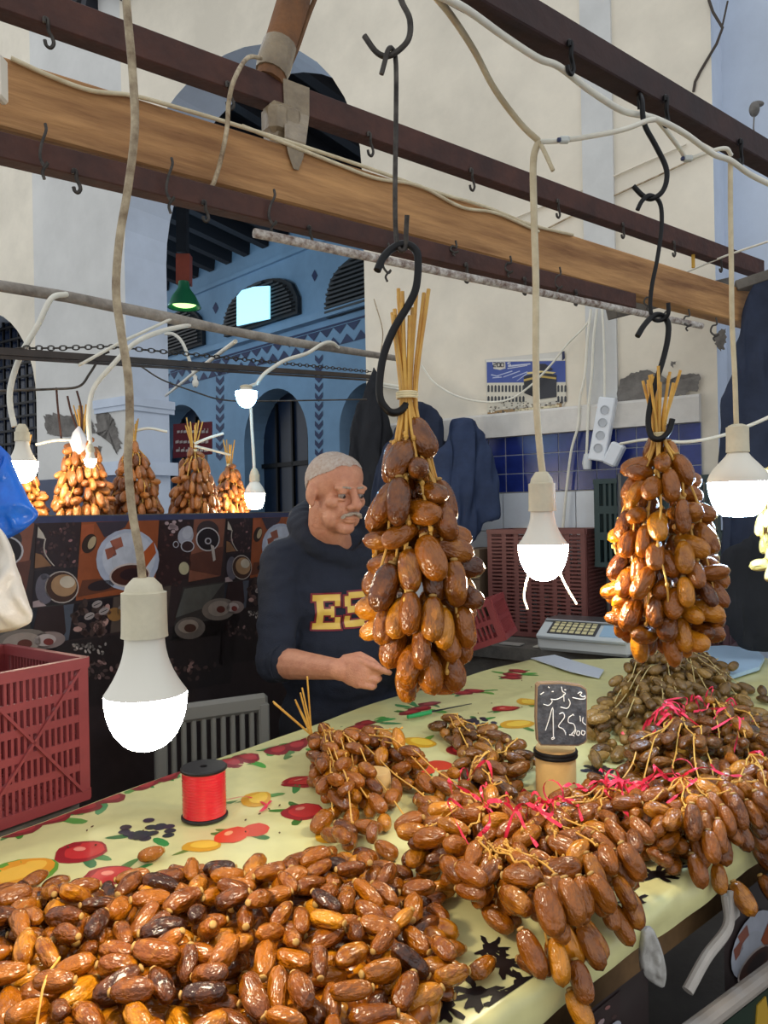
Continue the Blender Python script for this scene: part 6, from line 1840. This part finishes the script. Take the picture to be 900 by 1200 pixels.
for r, row in enumerate(((0, 0, 0), (1, 2, 5), (0, 0, 0))):
    q = MB()
    for k, d in enumerate(row): seg7(q, dp + V((-.012 + k * .019, -.0165, .045 - r * .055)), d, .009, None)
    q.build('digits', mat('teal_led', (20, 120, 110), .4, emit=(30, 230, 200), estr=1.6), hs_)
# power strip and plugs on the wall
ps = thing('power_strip', 'white power strip tilted on the wall above the green crate', 'power strip', hitoff(706, 540, .06))
a_, b_ = hitoff(713, 466, .06), hitoff(700, 540, .06)
q = MB(); q.bar(a_, b_, .075, .04, up=WALL.n, ch=.005); q.build('housing', mat('white_plastic', (226, 230, 236), .35), ps)
q = MB()
for k in range(4): q.lathe([(.02, 0), (.02, .002), (.017, .002), (.016, -.001), (0, -.001)], a_.lerp(b_, .2 + .2 * k) + WALL.n * .0215, frame(WALL.n), 14)
q.build('outlet', mat('outlet_grey', (180, 184, 190), .5), ps)
q = MB(); q.bar(hitoff(726, 520, .08), hitoff(714, 545, .08), .06, .05, up=WALL.n, ch=.008); q.build('plug', mat('plug_white', (220, 224, 230), .4), ps)
q = thing('mains_plug', 'clear taped plug hanging beside the power strip', 'plug', hitoff(688, 552, .06)); a = MB(); a.lathe([(.0, .04), (.014, .038), (.022, .0), (.018, -.03), (0, -.032)], hitoff(688, 542, .06), None, 12); a.build('body', mat('plug_clear', (200, 204, 206), .3, bump=.3), q, smooth=40)

# ================================================================== CALENDAR
cal = MB()
def cq(x, y, l=0): return WALL.hit(560 + .1778 * x, 400 + .1778 * y) + WALL.n * (.006 + .0006 * l)
def cp(l, col, pts): cal.poly([cq(x, y, l) for x, y in pts], col=col)
cal.prism([cq(50, 120), cq(575, 65), cq(588, 380), cq(560, 440), cq(68, 502)], WALL.n * -.002, col=(196, 190, 178))
cp(1, (206, 202, 194), [(50, 120), (575, 68), (578, 128), (60, 138)]); cp(2, (24, 30, 70), [(557, 68), (575, 66), (578, 112), (560, 130)]); cp(2, (226, 222, 212), [(60, 128), (550, 112), (552, 124), (60, 138)])
cp(1, (58, 78, 150), [(62, 138), (580, 130), (582, 290), (64, 275)])
for k, (x0, y0, x1, y1) in enumerate([(120, 235, 230, 200), (90, 225, 140, 235), (170, 240, 280, 200), (230, 245, 330, 205), (260, 265, 330, 215), (100, 245, 160, 240)]):
    cp(2, (176, 184, 214), [(x0, y0), (x0 + 4, y0 - 7), (x1, y1 - 6), (x1 + 3, y1)])
cp(3, (212, 206, 196), [(100, 140), (185, 138), (187, 180), (150, 190), (108, 182)]); cp(3, (190, 194, 214), [(205, 160), (350, 146), (352, 154), (205, 172)]); cp(3, (190, 194, 214), [(200, 178), (330, 158), (331, 163), (200, 184)])
cp(2, (206, 200, 184), [(64, 275), (582, 270), (584, 380), (66, 470)])
RC_ = random.Random(8)
for r, (y0, y1) in enumerate(((288, 335), (360, 400))):
    x = 68
    while x < 575:
        if not (300 < x < 525): cp(3, (52, 54, 60), [(x, y1 - r * 0), (x, y0 + 8), (x + 7, y0), (x + 14, y0 + 8), (x + 14, y1)])
        x += 23
for k in range(130):
    x, y = RC_.uniform(70, 560), RC_.uniform(395, 470)
    if y > 500 - .11 * x - 12: continue
    g = RC_.choice([(60, 58, 56), (226, 220, 204), (140, 130, 112), (96, 88, 76)]); s_ = RC_.uniform(4, 10)
    cp(4, g, [(x, y), (x + s_ * 1.6, y - 1), (x + s_ * 1.5, y + s_), (x, y + s_)])
cp(3, (150, 120, 76), [(160, 452), (440, 430), (560, 405), (556, 438), (200, 485), (68, 498), (68, 470)])
cp(4, (216, 204, 170), [(250, 448), (540, 420), (540, 434), (250, 465)])
cp(5, (22, 22, 28), [(308, 232), (420, 205), (522, 222), (524, 368), (410, 384), (310, 342)]); cp(6, (40, 40, 48), [(420, 206), (522, 222), (524, 368), (410, 384)])
cp(7, (190, 160, 80), [(308, 252), (420, 226), (522, 240), (522, 252), (420, 240), (308, 266)]); cp(5, (28, 24, 40), [(378, 190), (400, 150), (450, 150), (500, 185), (480, 196)]); cp(6, (216, 196, 130), [(330, 206), (420, 195), (520, 206), (500, 216), (420, 208), (330, 220)])
for chh, x0 in (('2', 108), ('0', 134), ('0', 158), ('5', 204)):
    sg7 = {'2': [(0, 144), (18, 144), (18, 156), (0, 158), (0, 170), (18, 170)], '0': [(0, 144), (18, 144), (18, 170), (0, 170), (0, 144)], '5': [(18, 142), (0, 143), (0, 152), (18, 154), (17, 164), (0, 165)]}[chh]
    c_ = (24, 24, 40) if x0 < 200 else (214, 216, 226)
    for (xa, ya), (xb, yb) in zip(sg7, sg7[1:]):
        d = math.hypot(xb - xa, yb - ya) or 1; nx_, ny_ = -(yb - ya) / d * 2.6, (xb - xa) / d * 2.6
        cp(8, c_, [(x0 + xa + nx_, ya + ny_), (x0 + xb + nx_, yb + ny_), (x0 + xb - nx_, yb - ny_), (x0 + xa - nx_, ya - ny_)])
tag(cal.build('wall_calendar', MATS['paper_print']), 'creased wall calendar with a blue sky shrine photo on the plaster', 'calendar')

# ================================================================== THINGS ON THE CLOTH
def groundz(p, r=.03):
    return max(wrk(p.x + r * f * math.cos(a), p.y + r * f * math.sin(a)) for a in [k * .26 for k in range(24)] for f in (.5, 1.0, 1.1)) + .0014
sp = SPOOL_AT; gz = groundz(sp, .04)
spool = thing('ribbon_spool', 'spool of shiny red ribbon with black end caps on the oilcloth', 'ribbon spool', V((sp.x, sp.y, gz)))
M_cap = mat('spool_black', (24, 22, 24), .35)
for nm, z0, z1, r in (('end_cap', 0, .006, .0415), ('end_cap', .085, .091, .0415)):
    q = MB(); q.lathe([(0.007, z0), (r - .002, z0), (r, z0 + .0015), (r, z1 - .0015), (r - .002, z1), (.007, z1), (.007, z0)], V((sp.x, sp.y, gz)), None, 32); q.build(nm, M_cap, spool, smooth=35)
q = MB(); pr = [(.008, .0065)] + [(.0385 + .0006 * math.sin(k * 2.4), .0068 + k * .0778 / 40) for k in range(41)] + [(.008, .0848)]
q.lathe(pr, V((sp.x, sp.y, gz)), None, 36); q.build('ribbon_roll', mat('red_satin', (216, 40, 52), .22, .0, var=.08, vscale=30, coat=.3), spool, smooth=60)
q = MB(); pts = [V((sp.x + .039, sp.y, gz + .03))] + [V((lambda p: (p.x, p.y, wrk(p.x, p.y) + .004))(flat(T(u, v)))) for u, v in ((290, 940), (312, 950), (305, 958), (318, 945))]
q.strip(catmull(pts, 6), .005, up=(0, 0, 1)); q.build('ribbon_tail', M_ribbon, spool)
# price sign
pb_ = SIGN_AT; gz = groundz(pb_, .038)
sign = thing('price_sign', 'small chalkboard price sign banded to a beige cylinder block', 'sign', V((pb_.x, pb_.y, gz)))
q = MB(); Rb = .0375; q.lathe([(0, 0), (Rb, 0), (Rb, .082), (Rb * .97, .092), (0, .092)], V((pb_.x, pb_.y, gz)), None, 32); q.build('block', mat('beige_block', (206, 166, 106), .6, var=.08, vscale=14, bump=.1), sign, smooth=40)
q = MB()
for k, z in enumerate((.078, .084)): q.lathe([(Rb - .001, z - .004), (Rb + .003, z - .003), (Rb + .004, z), (Rb + .003, z + .003), (Rb - .001, z + .004)], V((pb_.x, pb_.y, gz)), None, 32)
q.build('rubber_band', M_black, sign, smooth=50)
yb_ = pb_.y - Rb * .75
def sq(u, v, o=0.0): return P(u, v, yb_ - .018 - o)
def crop(x, y, o=0.0): return sq(600 + .1556 * x, 780 + .1555 * y, o)
outl = [(185, 150), (205, 132), (370, 128), (520, 150), (560, 175), (566, 200), (566, 560), (548, 585), (500, 606), (215, 602), (190, 570), (180, 400)]
q = MB(); q.prism([crop(x, y) for x, y in outl], V((0, .016, 0))); q.build('board', mat('board_wood', (132, 108, 84), .7, var=.15), sign)
cx, cy = 375, 370
q = MB(); q.prism([crop(cx + (x - cx) * .955, cy + (y - cy) * .955, .0) for x, y in outl], V((0, -.0012, 0))); q.build('slate', mat('slate_face', (34, 36, 44), .7, col2=(78, 82, 90), vscale=70, bump=.2, bscale=120), sign)
ST = [[(495, 212), (512, 200), (526, 206), (512, 222), (535, 236), (550, 228), (548, 250), (510, 252), (455, 240)], [(372, 160), (380, 195), (402, 210), (385, 228), (370, 240), (330, 256), (292, 252)], [(425, 250), (438, 285), (415, 322), (365, 312)], [(292, 250), (302, 272), (275, 300), (236, 290)],
      [(388, 215), (392, 270)], [(214, 218), (240, 200)], [(300, 196), (312, 196)], [(272, 160), (282, 168)], [(395, 180), (406, 186)],
      [(252, 488), (278, 410), (306, 316), (310, 420), (312, 540)], [(312, 540), (298, 548), (304, 556), (320, 548), (312, 538)], [(355, 366), (384, 356), (394, 392), (350, 455), (384, 478), (405, 510)], [(462, 368), (428, 392), (426, 428), (464, 440), (476, 482), (448, 516)],
      [(398, 492), (404, 522)], [(430, 522), (460, 524), (468, 532)], [(470, 516), (482, 482)], [(492, 492), (486, 516), (502, 526), (510, 500), (494, 492)], [(528, 488), (522, 512), (540, 524), (550, 500), (530, 488)], [(512, 380), (516, 420)], [(536, 388), (532, 424), (556, 448)], [(456, 366), (466, 376)]]
q = MB()
for st in ST: q.tube(catmull([crop(x, y, .0016) for x, y in st], 4), .00085, 5)
q.build('chalk_writing', mat('chalk', (228, 228, 226), .9), sign)
# second beige block among the stalks
p = BLOCK_AT; gz = groundz(p)
q = MB(); q.lathe([(0, 0), (.030, 0), (.030, .045), (.028, .05), (0, .05)], V((p.x, p.y, gz)), None, 24); tag(q.build('wood_block', MATS['beige_block'], smooth=40), 'short beige block half buried in the stalked date bunch', 'block')
# knife with a green handle
kp = [flat(T(u, v)) for u, v in ((478, 848), (505, 842), (552, 832))]
kz = lambda p: wrk(p.x, p.y) + .011
kn2 = thing('knife', 'small knife with a green handle lying near the vendor', 'knife', V((kp[1].x, kp[1].y, kz(kp[1]))))
q = MB(); q.tube([V((p.x, p.y, kz(p))) for p in (kp[0], kp[0].lerp(kp[1], .5), kp[1])], [.005, .0065, .0055], 10); q.build('handle', mat('green_plastic', (40, 150, 84), .35), kn2, smooth=50)
q = MB(); d = (kp[2] - kp[1]).normalized(); s_ = V((-d.y, d.x, 0)); a, c = V((kp[1].x, kp[1].y, kz(kp[1]))), V((kp[2].x, kp[2].y, kz(kp[2])))
q.prism([a - s_ * .006, a + s_ * .006, c, c - s_ * .004], V((0, 0, .0012))); q.build('blade', mat('dark_blade', (70, 74, 80), .3, .8), kn2)
# pale tray and film at the far end
gz = TRAY_Z
def slab(name, outline, z0, th, m, label, cat):
    q = MB(); q.prism([V((lambda p: (p.x, p.y, z0))(flat(T(u, v)))) for u, v in outline], V((0, 0, th))); return tag(q.build(name, m), label, cat)
slab('pale_tray', [(800, 766), (850, 764), (885, 768), (896, 778), (890, 790), (860, 800), (810, 800), (790, 785)], gz, .012, mat('pale_blue_tray', (176, 206, 232), .35, var=.06), 'pale blue plastic tray at the far end of the counter', 'tray')
slab('paper_sheet', [(622, 776), (650, 772), (708, 790), (702, 800), (668, 792)], ZT + .013, .002, mat('white_film2', (206, 214, 226), .3, bump=.3), 'crumpled white paper sheet at the far edge of the oilcloth', 'paper')
# scraps on the side counter
for k, (u, v, col, lab) in enumerate(((600, 772, (150, 146, 140), 'pale torn label lying on the stone side counter'), (640, 760, (196, 190, 176), 'white spotted card lying on the stone side counter'))):
    p = hitoff(u, v - 8, .5); p.z = CT + .002
    q = MB(); q.box(p + UP * .003, (.09, .05, .004), (wx, WALL.n, UP), col=col); tag(q.build('paper_card', MATS['paper_print']), lab, 'card')
# plastic chair behind the counter
chc = P(250, 850, 2.02); cz = 1.06
chair = thing('plastic_chair', 'grey white plastic chair with a slatted back behind the counter', 'chair', V((chc.x, chc.y, 0)))
M_pc = mat('chair_plastic', (112, 110, 104), .5)
cx_ = V((.88, .47, 0)).normalized(); cy_ = V((-cx_.y, cx_.x, 0)); c0_ = V((chc.x, chc.y, 0))
q = MB(); q.box(c0_ + UP * (cz - .02), (.30, .025, .05), (cx_, cy_, UP), ch=.01); q.build('top_rail', M_pc, chair)
for k in range(11):
    q = MB(); q.box(c0_ + cx_ * (-.13 + k * .026) + UP * (cz - .22), (.014, .012, .37), (cx_, cy_, UP), ch=.003); q.build('slat', M_pc, chair)
q = MB(); q.box(c0_ + cy_ * .165 + UP * .60, (.30, .30, .03), (cx_, cy_, UP), ch=.01); q.build('seat', M_pc, chair)
for a in (-.13, .13):
    for c in (0.03, .28):
        q = MB(); q.box(c0_ + cx_ * a + cy_ * c + UP * .2925, (.035, .035, .585), (cx_, cy_, UP), ch=.005); q.build('leg', M_pc, chair)
    q = MB(); q.box(c0_ + cx_ * a * 1.05 + UP * .82, (.03, .03, .44), (cx_, cy_, UP), ch=.005); q.build('post', M_pc, chair)
